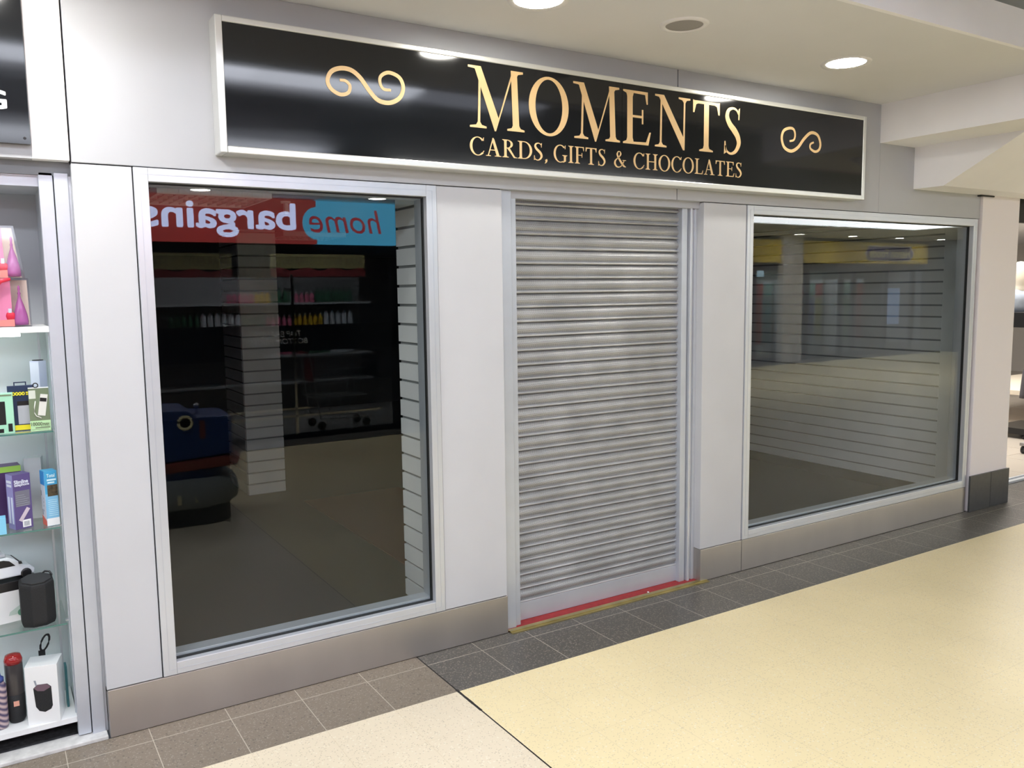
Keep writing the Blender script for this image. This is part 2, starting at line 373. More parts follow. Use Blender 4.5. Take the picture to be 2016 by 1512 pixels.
def glyph(c):
    if c == 'M':
        return ([[(.17, .03), (.215, .03), (.245, .93), (.205, .93)], [(.02, 0), (.34, 0), (.34, .03), (.25, .05), (.215, .1), (.172, .1), (.14, .05), (.02, .03)],
                 [(.0, 1), (.24, 1), (.24, .95), (.16, .93), (.12, .955), (.0, .965)],
                 [(.12, .98), (.16, 1), (.245, 1), (.585, .17), (.525, -.03), (.5, -.03)],
                 [(.50, -.03), (.525, -.03), (.90, 1), (.85, .95), (.535, .06)],
                 [(.835, 1), (.955, 1), (.995, .03), (.865, .03)], [(.75, 0), (1.1, 0), (1.1, .03), (1.02, .05), (.99, .1), (.866, .1), (.84, .05), (.75, .03)],
                 [(.84, 1), (1.08, 1), (1.08, .965), (.98, .945), (.95, .9), (.84, .9)]], 1.12)
    if c == 'N':
        return ([[(.13, .03), (.175, .03), (.19, .93), (.145, .93)], [(.0, 0), (.31, 0), (.31, .03), (.21, .05), (.175, .1), (.132, .1), (.1, .05), (0, .03)],
                 [(.0, 1), (.22, 1), (.2, .93), (.12, .95), (0, .965)], [(.09, .975), (.13, 1), (.235, 1), (.80, .18), (.80, -.02), (.76, -.02)],
                 [(.76, .0), (.80, -.02), (.815, .95), (.77, .95)], [(.63, 1), (.95, 1), (.95, .968), (.85, .95), (.815, .9), (.772, .9), (.73, .95), (.63, .968)]], .97)
    if c == 'O': return (ring(.42, .49, .42, .525, .135, .05, lean=.10), .85)
    if c == 'C':
        return (ring(.42, .49, .41, .52, .13, .048, 42, 318, lean=.06) + [[(.70, .80), (.735, .80), (.75, 1.0), (.70, .96)], [(.70, .16), (.76, .24), (.73, .27), (.66, .16)]], .78)
    if c == 'G':
        return (ring(.43, .49, .42, .52, .13, .048, 48, 300, lean=.06) + [[(.72, .78), (.755, .78), (.77, 1.0), (.715, .96)]] + stem(.66, .125, .08, .42, None, (.1, .09)) + [[(.58, -.02), (.66, -.01), (.785, .06), (.785, .14), (.66, .1)]], .88)
    if c == 'E':
        return (stem(.10, .13, sb=(.1, .02), st=(.1, .02)) + [[(.2, 0), (.62, 0), (.68, .25), (.645, .25), (.56, .055), (.2, .045)], [(.2, 1), (.60, 1), (.60, .77), (.57, .77), (.535, .945), (.2, .955)],
                [(.2, .50), (.46, .50), (.46, .545), (.2, .545)], [(.455, .39), (.49, .39), (.49, .66), (.455, .66)]], .70)
    if c == 'F':
        return (stem(.10, .13, sb=(.1, .11), st=(.1, .02)) + [[(.2, 1), (.60, 1), (.60, .76), (.57, .76), (.535, .945), (.2, .955)],
                [(.2, .48), (.46, .48), (.46, .525), (.2, .525)], [(.455, .37), (.49, .37), (.49, .64), (.455, .64)]], .64)
    if c == 'T':
        return (stem(.315, .13, sb=(.12, .12), st=None) + [[(.02, .76), (.055, .76), (.10, .92), (.16, .945), (.60, .945), (.66, .92), (.705, .76), (.74, .76), (.74, 1.01), (.70, 1), (.06, 1), (.02, 1.01)]], .78)
    if c == 'S':
        return (ribbon([(.44, .86), (.38, .94), (.27, .975), (.14, .92), (.10, .78), (.18, .63), (.32, .50), (.42, .37), (.45, .22), (.36, .06), (.22, .0), (.10, .05), (.05, .16)],
                       [.04, .045, .05, .08, .11, .13, .145, .13, .11, .08, .05, .045, .04]) + [[(.43, .74), (.46, .74), (.475, 1.0), (.43, .96)], [(.03, .26), (.06, .26), (.09, .02), (.02, -.02)]], .56)
    if c == 'A':
        return ([[(.10, .03), (.15, .03), (.40, .93), (.385, 1.02), (.365, 1.0)], [(.35, 1.0), (.40, 1.02), (.455, .93), (.72, .03), (.57, .03), (.34, .86)],
                 [(.2, .32), (.56, .32), (.55, .365), (.21, .365)], [(0, 0), (.26, 0), (.26, .03), (.18, .05), (.1, .05), (0, .03)], [(.47, 0), (.82, 0), (.82, .03), (.74, .05), (.56, .05), (.47, .03)]], .82)
    if c == 'R':
        return (stem(.10, .13, sb=(.1, .11), st=(.1, .02)) + ring(.27, .755, .30, .245, .12, .045, -90, 90) + [[(.2, .955), (.28, .955), (.28, 1), (.2, 1)], [(.2, .51), (.28, .51), (.28, .555), (.2, .555)],
                [(.27, .51), (.40, .53), (.68, .06), (.80, .03), (.80, 0), (.62, 0)]], .78)
    if c == 'D':
        return (stem(.10, .13, sb=(.1, .0), st=(.1, .0)) + ring(.34, .5, .46, .5, .13, .045, -90, 90) + [[(.2, .955), (.35, .955), (.35, 1), (.2, 1)], [(.2, 0), (.35, 0), (.35, .045), (.2, .045)]], .82)
    if c == 'I': return (stem(.11, .13), .36)
    if c == 'H': return (stem(.10, .13) + stem(.62, .13) + [[(.2, .48), (.65, .48), (.65, .53), (.2, .53)]], .86)
    if c == 'L':
        return (stem(.10, .13, sb=(.1, .02), st=(.1, .1)) + [[(.2, 0), (.58, 0), (.64, .25), (.605, .25), (.53, .055), (.2, .045)]], .65)
    if c == ',': return (ribbon([(.08, .07), (.11, .02), (.09, -.08), (.02, -.16)], [.13, .12, .07, .02]), .18)
    if c == '&':
        return (ribbon([(.34, .53), (.26, .66), (.22, .80), (.30, .95), (.42, .93), (.46, .80), (.38, .66), (.20, .50), (.08, .36), (.07, .18), (.18, .03), (.34, .0), (.50, .08), (.62, .25), (.70, .44)],
                       [.12, .11, .09, .05, .06, .09, .06, .06, .10, .12, .09, .06, .05, .05, .045]) + ribbon([(.33, .54), (.48, .32), (.66, .10), (.82, .03)], [.12, .13, .12, .03]) + [[(.58, .42), (.82, .42), (.82, .455), (.58, .455)]], .86)
    return ([], .3)
def serif(name, items, y, m, parent):
    """items: (string, x0, x1, z0, z1)"""
    bm = bmesh.new(); k = 0
    for s, x0, x1, z0, z1 in items:
        tot = 0; lay = []
        for c in s:
            g, a = glyph(c); lay.append((g, tot)); tot += a + .06
        tot -= .06
        for g, off in lay:
            for j, q in enumerate(g):
                k += 1
                if len(q) == 4 and len(g) > 20: dp = .001
                else: dp = .0012 + .00004 * (j % 9)
                prism(bm, [(x0 + (off + p[0]) / tot * (x1 - x0), z0 + p[1] * (z1 - z0)) for p in q], 'y', y, y - dp)
    return obj(name, bm, m, parent)

# ================================================================== SETTING
ZC = 2.938                                   # soffit height over the shopfront
struct(box('floor', -6, 24, -13, .0, -.1, 0, FLOOR))
struct(box('floor', .01, 6.3, .0, 9, -.1, -.0005, [CARPET]))
struct(box('trim_1', 1.88, 2.75, .65, 3.3, -.0005, .006, REDSTRIP))          # dull red strip on the floor inside the shut shop
# soffit, coffer face, dark roof
struct(box('ceiling', -6, 24, -1.19, .3, ZC, ZC + .162, CEIL))
struct(box('ceiling', -6, 9, -6.5, -5.1, 2.85, 3.1, CEIL))
struct(box('ceiling', -6, 24, -13, -1.19, 3.1, 3.2, DARKCEIL))
struct(box('ceiling', 9, 24, -13, -7.25, ZC, 3.1, CEIL))
struct(box('ceiling', 16.7, 24, -7.25, -1.19, ZC, 3.1, CEIL))
struct(box('trim_2', -6, 24, -1.215, -1.19, 2.92, 3.1, BEAMW))
struct(box('trim_3', -6, 9, -5.1, -5.075, 2.84, 3.1, BEAMW))
struct(box('trim_4', 9, 9.05, -7.2, -5.1, 2.84, 3.1, BEAMW))
# luminous roof panels
def roof_panel(x0, x1, y0, y1, z, m, lab):
    t = thing('roof_light_panel', lab, 'ceiling light', ((x0 + x1) / 2, (y0 + y1) / 2, z))
    cx, cy = (x0 + x1) / 2, (y0 + y1) / 2
    if x1 - x0 > 8 and m is ROOFGL:
        for a, b, mm in ((x0, 1.2, ROOFGL), (1.2, 2.2, ROOFGL2), (2.2, x1, ROOFGL3)): box('diffuser', a - cx, b - cx, y0 - cy, y1 - cy, -.006, 0, mm, t)
    else: box('diffuser', x0 - cx, x1 - cx, y0 - cy, y1 - cy, -.006, 0, m, t)
    bm = bmesh.new()
    bx(bm, x0 - cx - .04, x1 - cx + .04, y0 - cy - .04, y0 - cy, -.02, 0); bx(bm, x0 - cx - .04, x1 - cx + .04, y1 - cy, y1 - cy + .04, -.02, 0)
    bx(bm, x0 - cx - .04, x0 - cx, y0 - cy, y1 - cy, -.02, 0); bx(bm, x1 - cx, x1 - cx + .04, y0 - cy, y1 - cy, -.02, 0)
    obj('frame', bm, SIGNFR, t)
roof_panel(-5, 3.3, -2.22, -1.80, 3.1, ROOFGL, 'long narrow lit roof panel over the walkway, nearest the shopfront')
roof_panel(-5, 2.6, -5.02, -4.25, 3.1, ROOFGL, 'wide lit roof panel over the walkway, on the far side')
roof_panel(3.4, 7.8, -5.04, -4.72, 3.1, ROOFGLM, 'slim warm roof panel added by the far soffit as extra light')  # panel added for its light, where the sign hardly mirrors it
roof_panel(9.1, 16.6, -7.2, -6.1, 2.946, ROOFGLE, 'very bright lit roof panel reflected in the right window')
# bulkheads that step down to the right
struct(box('trim_5', 4.81, 5.2, -1.19, .0, 2.69, ZC, BEAMW))
bm = bmesh.new(); prism(bm, [(0, 2.41), (-.215, 2.41), (-.74, 2.69), (-1.19, 2.69), (-1.19, ZC), (0, ZC)], 'x', 5.2, 8.6)
struct(obj('trim_6', bm, BEAMW))
# fascia above the shopfront: three panels with seams
GAP = .003
F1 = struct(box('wall_front', .0 + GAP, 3.0 - GAP, 0, .05, 2.2365, ZC, FASCIA, bevel=.002))
F2 = struct(box('wall_front', 3.0 + GAP, 4.815, 0, .05, 2.2365, ZC, FASCIA, bevel=.002))
struct(box('wall_front', 4.815, 5.205, 0, .05, 2.2365, 2.69, FASCIA))
struct(box('wall_front', 5.205, 6.05, 0, .05, 2.2365, 2.41, FASCIA))
struct(box('wall_front', -6, 24, .06, .1, 2.2365, ZC + .1, DARKGAP))       # backing
# pillars
ZB = .1982; PT = 2.2325
struct(box('wall_front', .0, .2079 - .002, .004, .05, ZB, PT, PANEL, bevel=.002))
struct(box('wall_front', 1.5026 + .002, 1.8587, .004, .30, ZB, PT, PANEL, bevel=.002))
struct(box('wall_front', 3.2113, 3.5597 - .002, .004, .30, ZB, PT, PANEL, bevel=.002))
# kick plates
struct(box('baseboard_front', .002, 1.8587, -.002, .05, 0.002, ZB - .002, STEEL, bevel=.0015))
struct(box('baseboard_front', 3.2113, 3.5597 - .002, -.002, .26, 0.002, ZB - .002, STEEL, bevel=.0015))
struct(box('baseboard_front', 3.5597 + .002, 6.0185, -.002, .05, 0.002, ZB - .002, STEEL, bevel=.0015))
struct(boxes('trim_7', [(.19, 1.855, .012, .04, 2.2, 2.2365), (3.215, 6.02, .012, .04, 2.2, 2.2365), (.2, .215, .012, .04, ZB, 2.22), (1.49, 1.51, .012, .04, ZB, 2.22),
                        (3.55, 3.57, .012, .04, ZB, 2.22), (3.555, 3.565, .01, .04, 0, ZB), (.0, 1.85, .012, .04, .19, .205), (3.22, 6.0, .012, .04, .19, .205)], DARKGAP))
# ---- windows
def window(n, x0, x1, wr):
    bm = bmesh.new(); rframe(bm, x0 + .002, x1 - .002, ZB + .001, PT, .052, -.004, .032, wr=wr)
    fr = struct(obj('window_%d' % n, bm, ALU, bevel=.002))
    bm = bmesh.new(); rframe(bm, x0 + .05, x1 - wr - .0, ZB + .05, PT - .05, .008, .028, .046)
    obj('gasket', bm, RUBBER, fr)
    bm = bmesh.new(); rframe(bm, x0 + .03, x1 - .03, ZB + .03, PT - .03, .030, .046, .115, wr=.03, wb=.04)
    obj('inner_frame', bm, ALU2, fr)
    bm = bmesh.new(); bx(bm, x0 + .05, x1 - wr + .002, .034, .044, ZB + .05, PT - .05)
    obj('glass_pane', bm, GLASS, fr)
    bm = bmesh.new()                                     # fine bead line along the frame
    rframe(bm, x0 + .024, x1 - wr + .028, ZB + .024, PT - .024, .0014, -.0052, -.003)
    obj('bead', bm, ALU2, fr)
window(1, .2079, 1.5026, .052)
window(2, 3.5597, 6.0185, .052)
# ---- door with roller shutter
d = struct(boxes('door_1', [(1.8587, 1.93, .03, .13, .004, 2.2365)], ALU2, bevel=.003))
def shut_curve():
    pitch = .07415; z0 = .100; n = 29; prof = []
    for i in range(n):
        zb = z0 + i * pitch
        # curled ridge
        for a in range(0, 181, 30):
            t = math.radians(a); prof.append((.1 - .014 * math.sin(t) , zb + .0065 - .0065 * math.cos(t)))
        # convex slat
        zs = zb + .012; ze = zb + pitch
        for k in range(1, 10):
            t = k / 10; prof.append((.108 - .021 * math.sin(PI * (t ** .9)), zs + (ze - zs) * t))
        prof.append((.112, ze - .0005))
    bm = bmesh.new(); zmax = 2.236
    prof = [p for p in prof if p[1] < zmax]
    A = [bm.verts.new((1.93, y, z)) for y, z in prof]; B = [bm.verts.new((3.145, y, z)) for y, z in prof]
    for i in range(len(A) - 1): bm.faces.new((A[i], B[i], B[i + 1], A[i + 1]))
    r = bmesh.ops.extrude_face_region(bm, geom=bm.faces[:])
    for v in [g for g in r['geom'] if isinstance(g, bmesh.types.BMVert)]: v.co.y += .004
    return bm
obj('shutter_curtain', shut_curve(), SHUTTER, d)
box('bottom_rail', 1.932, 3.14, .088, .11, .006, .102, ALU2, d, bevel=.002)
boxes('guide_rail', [(1.925, 1.966, .045, .125, .003, 2.2365)], ALU2, d, bevel=.003)
boxes('guide_rail', [(3.098, 3.14, .06, .125, .003, 2.2365), (3.14, 3.15, .075, .12, .003, 2.2365)], ALU2, d, bevel=.003)
boxes('door_frame', [(3.15, 3.2113, .065, .14, .003, 2.2365), (3.15, 3.166, .045, .07, .003, 2.2365), (3.19, 3.2113, .055, .07, .003, 2.2365)], ALU, d, bevel=.003)
struct(box('trim_8', 1.8587, 3.2113, .04, .30, 2.2, 2.24, FASCIA))
# threshold: red strip and brass edging
struct(box('trim_9', 1.862, 3.215, .012, .6, 0, .005, REDMAT))
bm = bmesh.new()
for a, b, h in ((-.03, -.012, .004), (-.012, .004, .0085), (.004, .022, .0065)): bx(bm, 1.868, 3.262, a, b, 0, h)
tag(obj('brass_edging_strip', bm, BRASS), 'worn brass edging strip along the red threshold of the shuttered door', 'door trim')
bm = bmesh.new(); lathe(bm, [(.006, 0), (.006, .003), (.003, .004)], (2.83, .03, .005), 12)
tag(obj('paper_scrap', bm, WHITE), 'tiny white scrap lying on the red threshold', 'litter')

# ---- column on the right with tiled skirting
bm = bmesh.new(); prism(bm, [(6.045, -.02), (6.565, -.02), (6.565, .34), (6.40, .34), (6.40, .055), (6.045, .055)], 'z', 0, 2.42)
col = struct(obj('wall_column', bm, mat('column_paint', (.84, .80, .83), .6), bevel=.006))
boxes('skirting_tile', [(6.028, 6.317, -.034, -.02, .001, .283)], DARKTILE, col, bevel=.001)
boxes('skirting_tile', [(6.321, 6.585, -.034, -.02, .001, .283), (6.565, 6.585, -.02, .25, .001, .283)], DARKTILE, col, bevel=.001)
struct(box('trim_10', 6.0, 6.18, -.03, .01, 2.398, 2.408, RUBBER))

# ---- inside the shut shop
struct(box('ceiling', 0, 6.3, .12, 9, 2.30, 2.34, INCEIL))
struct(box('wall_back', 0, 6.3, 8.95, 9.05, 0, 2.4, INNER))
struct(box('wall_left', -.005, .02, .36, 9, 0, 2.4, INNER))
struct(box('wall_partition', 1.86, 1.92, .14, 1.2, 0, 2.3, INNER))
def slat_wall(name, axis, c, a0, a1, z0, z1, sgn, label, th=.018, z_first=2.155, pitch=.0948, first=0):
    """boards with grooves; c = face coordinate, sgn = direction the boards face"""
    t = thing(name, label, 'wall panelling', ((c, (a0 + a1) / 2, 0) if axis == 'x' else ((a0 + a1) / 2, c, 0)))
    bm = bmesh.new(); z = z_first + pitch * 3
    lo = t.location
    while z > z0:
        top = min(z - .007, z1); bot = max(z - pitch + .007, z0)
        if top - bot > .005:
            if axis == 'x': bx(bm, (0 if sgn < 0 else -th), (th if sgn < 0 else 0), a0 - lo.y, a1 - lo.y, bot, top)
            else: bx(bm, a0 - lo.x, a1 - lo.x, (0 if sgn < 0 else -th), (th if sgn < 0 else 0), bot, top)
        z -= pitch
    obj('slat_board', bm, SLAT, t)
    bm = bmesh.new()
    if axis == 'x': bx(bm, (th * .6 if sgn < 0 else -th - .01), (th + .01 if sgn < 0 else -th * .6), a0 - lo.y, a1 - lo.y, z0, z1)
    else: bx(bm, a0 - lo.x, a1 - lo.x, (th * .6 if sgn < 0 else -th - .01), (th + .01 if sgn < 0 else -th * .6), z0, z1)
    obj('backing', bm, SLATG, t)
    return t
slat_wall('slatted_panel', 'x', 1.47, .118, .39, .01, 2.29, -1, 'white slatted panel on the right side of the left window display')
slat_wall('slatted_panel', 'x', 6.272, .40, 8.9, .09, 2.29, -1, 'long grey slatted wall seen through the right window')
struct(box('wall_right', 6.275, 6.33, .12, .40, 0, 2.4, SLAT))
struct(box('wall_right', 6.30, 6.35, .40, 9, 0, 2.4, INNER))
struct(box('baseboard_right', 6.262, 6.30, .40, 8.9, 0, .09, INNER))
# slatted pillar in the middle of the shop
t = slat_wall('slatted_pillar', 'y', 3.745, 1.54, 1.862, .003, 2.29, -1, 'free-standing pillar clad in pale slats inside the left window', z_first=2.171, pitch=.0985)
bm = bmesh.new(); z = 2.171 + .0985 * 3
while z > 0:
    top = min(z - .007, 2.29); bot = max(z - .0985 + .007, .003)
    if top - bot > .005: bx(bm, 1.535 - 1.701, 1.5535 - 1.701, .018, .62, bot, top)
    z -= .0985
obj('side_board', bm, SLAT, t)
box('core', 1.553 - 1.701, 1.862 - 1.701, .029, .62, .003, 2.295, INNER, t)
# ceiling louvre lights (off)
def louvre(x, y, lab, s=.58, z=2.3):
    t = thing('louvre_light', lab, 'ceiling light', (x, y, z), 0, 'unlit louvre ceiling lights')
    bm = bmesh.new(); h = s / 2
    rframe2(bm, -h, h, -h, h, .02, -.045, 0); obj('frame', bm, WHITE, t)
    bm = bmesh.new()
    for k in range(1, 11): bx(bm, -h + s * k / 11 - .002, -h + s * k / 11 + .002, -h, h, -.04, -.008)
    for k in range(1, 4): bx(bm, -h, h, -h + s * k / 4 - .002, -h + s * k / 4 + .002, -.04, -.008)
    obj('louvre', bm, SIGNFR, t)
    box('tray', -h, h, -h, h, -.006, -.001, WHITEB, t)
def rframe2(bm, x0, x1, y0, y1, w_, z0, z1):
    bx(bm, x0, x0 + w_, y0, y1, z0, z1); bx(bm, x1 - w_, x1, y0, y1, z0, z1)
    bx(bm, x0 + w_, x1 - w_, y0, y0 + w_, z0, z1); bx(bm, x0 + w_, x1 - w_, y1 - w_, y1, z0, z1)
louvre(.76, 1.34, 'unlit square louvre light in the shop ceiling, nearest the left window')
louvre(2.26, 4.15, 'unlit square louvre light deeper in the shop ceiling, beyond the slatted pillar')
t = thing('camera_bracket', 'small pale bracket hanging from the shop ceiling behind the left window', 'bracket', (1.28, 1.55, 2.3))
bm = bmesh.new(); lathe(bm, [(.03, -.012), (.03, 0)], seg=20); obj('ceiling_plate', bm, WHITEB, t)
bm = bmesh.new(); bx(bm, -.012, .012, -.02, .02, -.075, -.012); obj('bracket_body', bm, WHITEB, t, bevel=.006)
t = thing('motion_sensor', 'small white sensor in the top right corner of the left window', 'sensor', (1.458, .105, 2.14))
bm = bmesh.new(); lathe(bm, [(.003, 0), (.011, .006), (.013, .016), (.011, .03), (.008, .036)], (0, 0, 0), 16); obj('sensor_body', bm, WHITEB, t, smooth=True)
box('mount', -.004, .012, -.008, .008, .03, .046, WHITEB, t)

# ================================================================== SHOP SIGN
sg = thing('shop_sign', 'long black fascia sign with gold lettering in a silver frame above the shutter', 'sign', (2.519, 0, 2.55))
def to_local(o, p): o.matrix_parent_inverse = Matrix.Translation(-p.location); return o
bm = bmesh.new()
bx(bm, .516, .544, -.1, -.001, 2.296, 2.815); bx(bm, 4.494, 4.522, -.1, -.001, 2.296, 2.815)
bx(bm, .544, 4.494, -.1, -.001, 2.791, 2.815); bx(bm, .544, 4.494, -.1, -.001, 2.296, 2.324)
to_local(obj('frame', bm, SIGNFR, sg, bevel=.004), sg)
to_local(boxes('panel', [(.544, 2.5275, -.096, -.02, 2.324, 2.791), (2.5287, 4.494, -.096, -.02, 2.324, 2.791)], BLACKSIGN, sg), sg)
Y0 = -.0965
to_local(serif('main_lettering', [('M', 1.627, 1.935, 2.493, 2.768), ('O', 1.956, 2.192, 2.497, 2.762), ('M', 2.218, 2.518, 2.493, 2.764), ('E', 2.533, 2.726, 2.493, 2.762),
               ('N', 2.749, 3.005, 2.493, 2.762), ('T', 3.015, 3.233, 2.493, 2.760), ('S', 3.254, 3.404, 2.497, 2.752)], Y0, GOLD, sg), sg)
to_local(serif('small_lettering', [('CARDS,', 1.629, 2.062, 2.370, 2.452), ('GIFTS', 2.097, 2.423, 2.370, 2.452), ('&', 2.474, 2.556, 2.370, 2.452), ('CHOCOLATES', 2.602, 3.407, 2.370, 2.452)], Y0, GOLD, sg), sg)
S1 = [(1.014, 2.627), (1.04, 2.626), (1.058, 2.608), (1.049, 2.579), (1.012, 2.569), (0.973, 2.589), (0.961, 2.621), (0.979, 2.657), (1.019, 2.675), (1.065, 2.673), (1.105, 2.647), (1.144, 2.599), (1.184, 2.563), (1.237, 2.558), (1.284, 2.583), (1.303, 2.627), (1.286, 2.669), (1.237, 2.684), (1.2, 2.665), (1.195, 2.636), (1.21, 2.613), (1.245, 2.611)]
S2 = [(3.802, 2.605), (3.839, 2.616), (3.849, 2.648), (3.833, 2.677), (3.793, 2.679), (3.747, 2.659), (3.733, 2.614), (3.757, 2.566), (3.817, 2.549), (3.877, 2.575), (3.929, 2.628), (3.99, 2.669), (4.052, 2.661), (4.08, 2.614), (4.07, 2.577), (4.033, 2.562), (3.99, 2.577), (3.989, 2.602), (4.019, 2.616)]
for P_ in (S1, S2):
    bm = bmesh.new(); n = len(P_)
    for q in ribbon(P_, [.011 + .008 * math.sin(PI * i / (n - 1)) for i in range(n)], 6):
        prism(bm, q, 'y', Y0, Y0 - .001)
    to_local(obj('scroll_ornament', bm, GOLD, sg), sg)

# ================================================================== CEILING FITTINGS
def downlight(x, y, z, lab, lm=None):
    t = thing('recessed_downlight', lab, 'ceiling light', (x, y, z), 0, 'round recessed downlights')
    bm = bmesh.new(); lathe(bm, [(.1, -.002), (.126, -.008), (.13, 0)], seg=40, cap=False)
    lathe(bm, [(.1, -.002), (.098, 0)], seg=40, cap=False); obj('trim_ring', bm, WHITE, t, smooth=True)
    bm = bmesh.new(); lathe(bm, [(.0985, -.0035), (.0985, -.001)], seg=40); obj('diffuser', bm, lm or LAMP, t)
downlight(1.72, -.535, ZC, 'round white downlight in the soffit, cut by the top of the picture')
downlight(3.70, -.545, ZC, 'round white downlight in the soffit over the right end of the black sign')
downlight(-.26, -.52, ZC, 'round downlight above the neighbouring shop beside the left wall joint', LAMPB)
for k, x in enumerate((-.3, 1.72, 3.72, 5.7, 7.6)): downlight(x, -5.76, 2.85, 'round downlight over the shop opposite, ' + ('nearest its left end', 'second from its left end', 'above the middle of its sign', 'second from its right end', 'at its right end')[k])
for k, x in enumerate((12.2, 15.36, 17.25, 19.1, 20.9)): downlight(x, -9.15, ZC, 'round downlight in front of the yellow shopfront, ' + ('at its far left', 'beside the white column', 'left of its blue badge', 'above its blue badge', 'added to light its far right end')[k], LAMPB)  # last one is an extra, added to brighten the fascia's right end
t = thing('ceiling_speaker', 'round grey grille speaker in the soffit left of the bright downlight', 'speaker', (2.478, -.595, ZC))
bm = bmesh.new(); lathe(bm, [(.084, -.004), (.088, -.008), (.108, -.007), (.112, 0)], seg=40, cap=False); obj('rim', bm, WHITE, t, smooth=True)
bm = bmesh.new(); lathe(bm, [(.001, -.007), (.05, -.006), (.085, -.003)], seg=40, cap=False); obj('grille', bm, GREYP, t, smooth=True)

# ================================================================== NEIGHBOUR ON THE LEFT
struct(box('wall_left', -.123, -.0 - GAP, -.002, .05, 2.24, ZC, WHITE, bevel=.002))
struct(box('wall_left', -6, -.123, .0, .05, 2.24, ZC, FASCIA))
t = thing('neighbour_sign', 'glossy black fascia sign with white lettering at the top left corner', 'sign', (-1.6, -.02, 2.62))
to_local(box('panel', -3.1, -.126, -.03, -.002, 2.285, 2.93, BLACKSIGN, t), t)
to_local(text('lettering', 'G', -.262, -.192, 2.400, 2.462, -.030, WHITEB, t, bold=.02), t)
bm = bmesh.new(); lathe(bm, [(.005, 0), (.004, .004)], seg=12); bmesh.ops.rotate(bm, verts=bm.verts, matrix=Matrix.Rotation(PI / 2, 3, 'X')); bmesh.ops.translate(bm, verts=bm.verts, vec=(-.143, -.03, 2.305))
to_local(obj('screw', bm, BLACK, t), t)
struct(box('trim_11', -6, 0, .05, .07, 2.19, 2.24, mat('painted_recess_shade', (.22, .23, .25), .6)))  # band whose grey holds the shading of the recess above the frames
# display cabinet
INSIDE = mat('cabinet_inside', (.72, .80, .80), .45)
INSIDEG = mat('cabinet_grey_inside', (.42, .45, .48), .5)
cab = thing('display_cabinet', 'tall lit shop-window display cabinet with white and glass shelves at the left edge', 'cabinet', (-.5, .2, 0))
P_ = lambda o: to_local(o, cab)
CX0 = -1.0
P_(boxes('frame_upright', [(-.106, -.0595, .05, .1, .02, 2.2)], ALU2, cab, bevel=.002))
P_(boxes('frame_upright', [(-.056, -.009, .045, .1, .012, 2.2)], ALU2, cab, bevel=.002))
P_(boxes('seal', [(-.062, -.053, .058, .1, .02, 2.2)], RUBBER, cab))
P_(boxes('seal', [(-.012, .0, .052, .1, .012, 2.24)], ALU2, cab))
P_(boxes('back_panel', [(CX0, -.07, .37, .38, .07, 1.62)], INSIDE, cab))
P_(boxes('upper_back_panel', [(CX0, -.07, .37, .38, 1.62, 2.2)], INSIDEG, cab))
P_(boxes('side_panel', [(-.102, -.095, .1, .37, .07, 1.62)], INSIDE, cab))
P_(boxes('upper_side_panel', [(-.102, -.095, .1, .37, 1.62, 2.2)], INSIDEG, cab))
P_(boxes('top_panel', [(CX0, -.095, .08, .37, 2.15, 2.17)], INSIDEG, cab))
P_(boxes('header', [(CX0, -.106, .062, .08, 2.185, 2.2), (CX0, -.106, .07, .08, 2.15, 2.185)], ALU2, cab))
P_(boxes('inner_post', [(-.1095, -.103, .09, .105, .1, 1.613)], ALU2, cab))
P_(boxes('inner_post', [(-.134, -.126, .33, .345, .1, 1.613)], ALU, cab))
P_(boxes('white_shelf', [(CX0, -.106, .058, .37, 1.613, 1.635)], WHITEB, cab, bevel=.001))
for z in (1.240, .866, .482):
    P_(boxes('glass_shelf', [(CX0, -.116, .064, .36, z - .006, z)], GLASSC, cab))
    P_(boxes('shelf_edge', [(CX0, -.116, .062, .064, z - .006, z)], GLASSGREEN, cab))
P_(boxes('base_board', [(CX0, -.106, .06, .37, .075, .097)], WHITEB, cab, bevel=.001))
P_(boxes('strip_light', [(CX0, -.2, .075, .09, 1.600, 1.612)], STRIP, cab))
for z in (1.240, .866, .482): P_(box('bracket', -.118, -.104, .12, .135, z - .012, z - .006, ALU, cab))
struct(box('floor', -6, -.003, .077, .6, -.02, .012, mat('dusty_dark_floor', (.045, .045, .048), .8, noise=.6, nscale=60)))
tag(boxes('sill_strip', [(-3, -.006, -.005, .082, .0, .016)], mat('scuffed_white_metal', (.74, .74, .72), .4, noise=.25, nscale=25), bevel=.003), 'scuffed white metal sill strip on the floor below the display cabinet', 'door trim')
struct(box('wall_left', -6, -1.0, .1, .2, 0, 2.3, INSIDEG))
struct(box('wall_left', -6, 0, .6, .65, 0, 2.3, INNER))

# ---- goods.  carton(): body with print panels on its front (local -y) and right (local +x) faces
def pmat(name, col, rough=.4, **k):
    return MATS.get(name) or mat(name, col, rough, **k)
def carton(name, label, cat, x, y, z, w_, d_, h_, rz, m, front=(), side=(), bevel=.0008, group=None):
    t = thing(name, label, cat, (x, y, z), math.radians(rz), group)
    box('carton_body', -w_ / 2, w_ / 2, -d_ / 2, d_ / 2, 0, h_, m, t, bevel)
    for nm, x0, x1, z0, z1, mm in front: box(nm, x0 * w_ - w_ / 2, x1 * w_ - w_ / 2, -d_ / 2 - .0006, -d_ / 2, z0 * h_, z1 * h_, mm, t)
    for nm, y0, y1, z0, z1, mm in side: box(nm, w_ / 2, w_ / 2 + .0006, y0 * d_ - d_ / 2, y1 * d_ - d_ / 2, z0 * h_, z1 * h_, mm, t)
    return t
PINK = pmat('toy_pink', (.85, .30, .50)); ROSE = pmat('toy_coral', (.90, .35, .30)); MAUVE = pmat('toy_mauve', (.45, .13, .38), .15)
